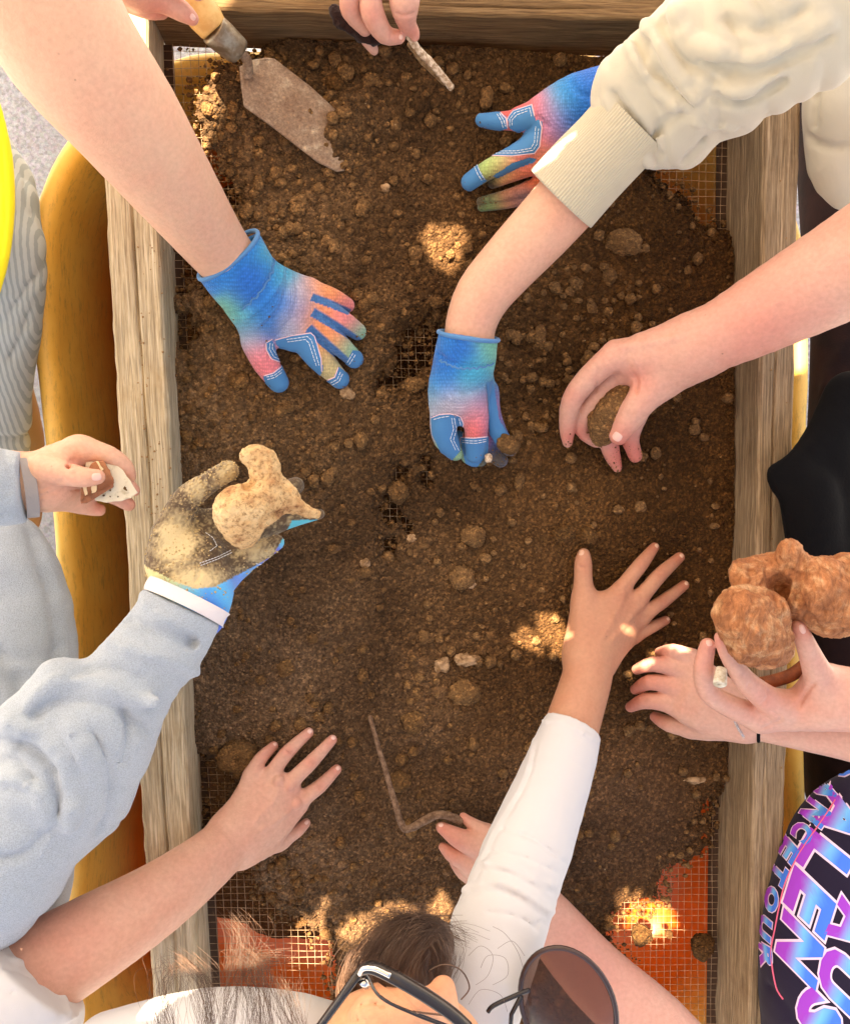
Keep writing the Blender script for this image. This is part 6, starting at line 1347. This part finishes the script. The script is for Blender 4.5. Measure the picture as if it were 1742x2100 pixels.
V, Q = bo.mesh(); V = V+normals(V, Q)*(0.0028*(0.4-np.abs(fbm(V*55, 17, 3)))+0.0010*fbm(V*np.array((380, 140, 260)), 19, 3)-0.0016*np.clip(vn(V*170, 23)-0.45, 0, 1)*3)[:, None]; tag(mkmesh('bone', V, Q, m), 'big rusty brown vertebra held up over the right board', 'bone')
# small white tube bone between the fingers
tb = thing('clay_pipe_stem', 'short white tube with a small bore gripped between two fingers', 'tube')
p0, p1 = P(1478, 1372, 0.196), P(1474, 1404, 0.206); pr = R(14, p1); V = []; F = []
d_ = (p1-p0).normalized(); x_ = d_.cross(Vector((0, 0, 1))).normalized(); y_ = x_.cross(d_)
for cpt, rr_ in ((p0, pr*0.8), (p1-d_*0.0012, pr), (p1, pr*0.93), (p1, pr*0.16), (p1-d_*0.006, pr*0.14)):
    for k in range(24): a = 2*math.pi*k/24; w_ = 1+0.06*math.sin(3*a+1); V.append(cpt+x_*math.cos(a)*rr_*w_+y_*math.sin(a)*rr_*w_)
for i in range(4):
    for k in range(24): F.append((i*24+k, i*24+(k+1) % 24, (i+1)*24+(k+1) % 24, (i+1)*24+k))
F.append(tuple(range(96, 120)))
mkmesh('stem', V, F, plain('white_clay', lin(225, 215, 195), 0.6, 0, 200, lin(190, 172, 145)), tb)
A = Acc(); A.add(*tube([tuple(P(*q)) for q in smooth_pts([(1560, 1402, 0.155), (1620, 1385, 0.16), (1665, 1350, 0.165)], 5)], 0.0065, 10)); tag(A.build('wooden_stick', plain('orange_stick', lin(150, 78, 40), 0.7, 0, 80, lin(120, 58, 28))), 'orange brown stick behind the hand holding the big bone', 'stick')

# ---------- trowel
tw = thing('trowel', 'rusty pointed trowel with wooden handle half buried at the top left', 'trowel')
m, n, l, b = newmat('rusty_steel'); pos = geo(n); q1 = tex(n, l, 'Noise', 34, pos, Detail=6, Roughness=0.7); q2 = tex(n, l, 'Noise', 330, pos, Detail=5, Roughness=0.8)
c_ = ramp(n, l, q1.outputs[0], [(0.36, lin(140, 108, 84)), (0.52, lin(160, 132, 108)), (0.62, lin(190, 168, 142))]); k_ = ramp(n, l, q2.outputs[0], [(0.36, (0.6, 0.55, 0.5)), (0.55, (1, 1, 1)), (0.66, (1.4, 1.3, 1.1))])
l.new(mixc(n, l, 1.0, c_.outputs[0], k_.outputs[0], 'MULTIPLY'), b.inputs['Base Color']); b.inputs['Roughness'].default_value = 0.55; b.inputs['Metallic'].default_value = 0.25; bump(n, l, b, q2.outputs[0], 0.5, 0.0012); M['rust'] = m
def plate(pts3, th, mat, name, parent):
    W_ = [np.array(P(*q)) for q in pts3]; c = np.mean(W_, 0); n_ = len(W_); V = [w for w in W_]+[w-np.array((0, 0, th)) for w in W_]+[c+(w-c)*0.97+np.array((0, 0, 0.0005)) for w in W_]
    F = [tuple(range(2*n_, 3*n_)), tuple(range(2*n_-1, n_-1, -1))]+[(i, (i+1) % n_, 2*n_+(i+1) % n_, 2*n_+i) for i in range(n_)]+[(i+n_, (i+1) % n_+n_, (i+1) % n_, i) for i in range(n_)]
    return mkmesh(name, V, F, mat, parent, False)
plate([(491, 137, 0.060), (520, 122, 0.060), (545, 118, 0.060), (563, 120, 0.058), (640, 180, 0.046), (756, 288, 0.030), (752, 300, 0.029), (706, 350, 0.030), (690, 352, 0.031), (650, 332, 0.035), (560, 262, 0.045), (500, 218, 0.054), (494, 175, 0.058)], 0.0016, M['rust'], 'blade', tw)
def spun(p0, p1, prof, mat, name, parent, seg=28, fl=1.0):
    p0, p1 = Vector(p0), Vector(p1); d = (p1-p0); pts_ = [p0+d*t for t, r in prof]; A = Acc(); A.add(*tube(pts_, [r for t, r in prof], seg, True, fl)); return A.build(name, mat, parent)
h0, h1, h2 = P(340, -75, 0.125), P(440, 62, 0.105), P(492, 108, 0.088)
spun(h0, h1, [(0, 0.010), (0.03, 0.0145), (0.2, 0.0165), (0.5, 0.0170), (0.8, 0.0155), (0.97, 0.0135), (1, 0.0125)], plain('handle_wood', lin(222, 176, 108), 0.5, 0, 60, lin(206, 152, 84), 0.2, 400), 'handle', tw)
spun(h1, h2, [(-0.05, 0.0135), (0.0, 0.0140), (0.3, 0.0140), (0.85, 0.0125), (0.97, 0.0115), (1, 0.009)], plain('ferrule_metal', lin(150, 138, 120), 0.45, 0.6, 90, lin(120, 100, 78), 0.2), 'ferrule', tw)
A = Acc(); A.add(*tube([tuple(P(*q)) for q in smooth_pts([(488, 104, 0.088), (500, 114, 0.084), (508, 128, 0.074), (508, 146, 0.064), (510, 160, 0.0605)], 5)], [0.0045]*12+[0.005]*9, 10)); A.build('tang', M['rust'], tw)
# soil heaped over the trowel point
A = Acc()
for k in range(90):
    u = rng.uniform(630, 770); v = rng.uniform(175, 370)
    s_ = (u-500)*0.77+(v-140)*0.64
    if s_ < 168+rng.normal(0, 8): continue
    cx_ = (u-(500+(v-140)*0))  # stay near the blade axis
    a_ = abs((u-500-128)*-0.62+(v-140-100)*0.78+0)
    if a_ > 70: continue
    r = 0.0012+0.0034*rng.random()**2.6; zb_ = 0.046-(s_-150)*0.00020
    p = P(u, v, 0.03); zb_ = max(zb_, soilz(p)-r*0.4); V, F = clod_geo((p[0], p[1], zb_+r*0.2), r, r, r*0.8, 2000+k, 2, 0.3); A.add(V, F)
tag(A.build('soil_on_trowel', M['clod']), 'crumbly soil heaped over the buried end of the trowel', None, kind='stuff')
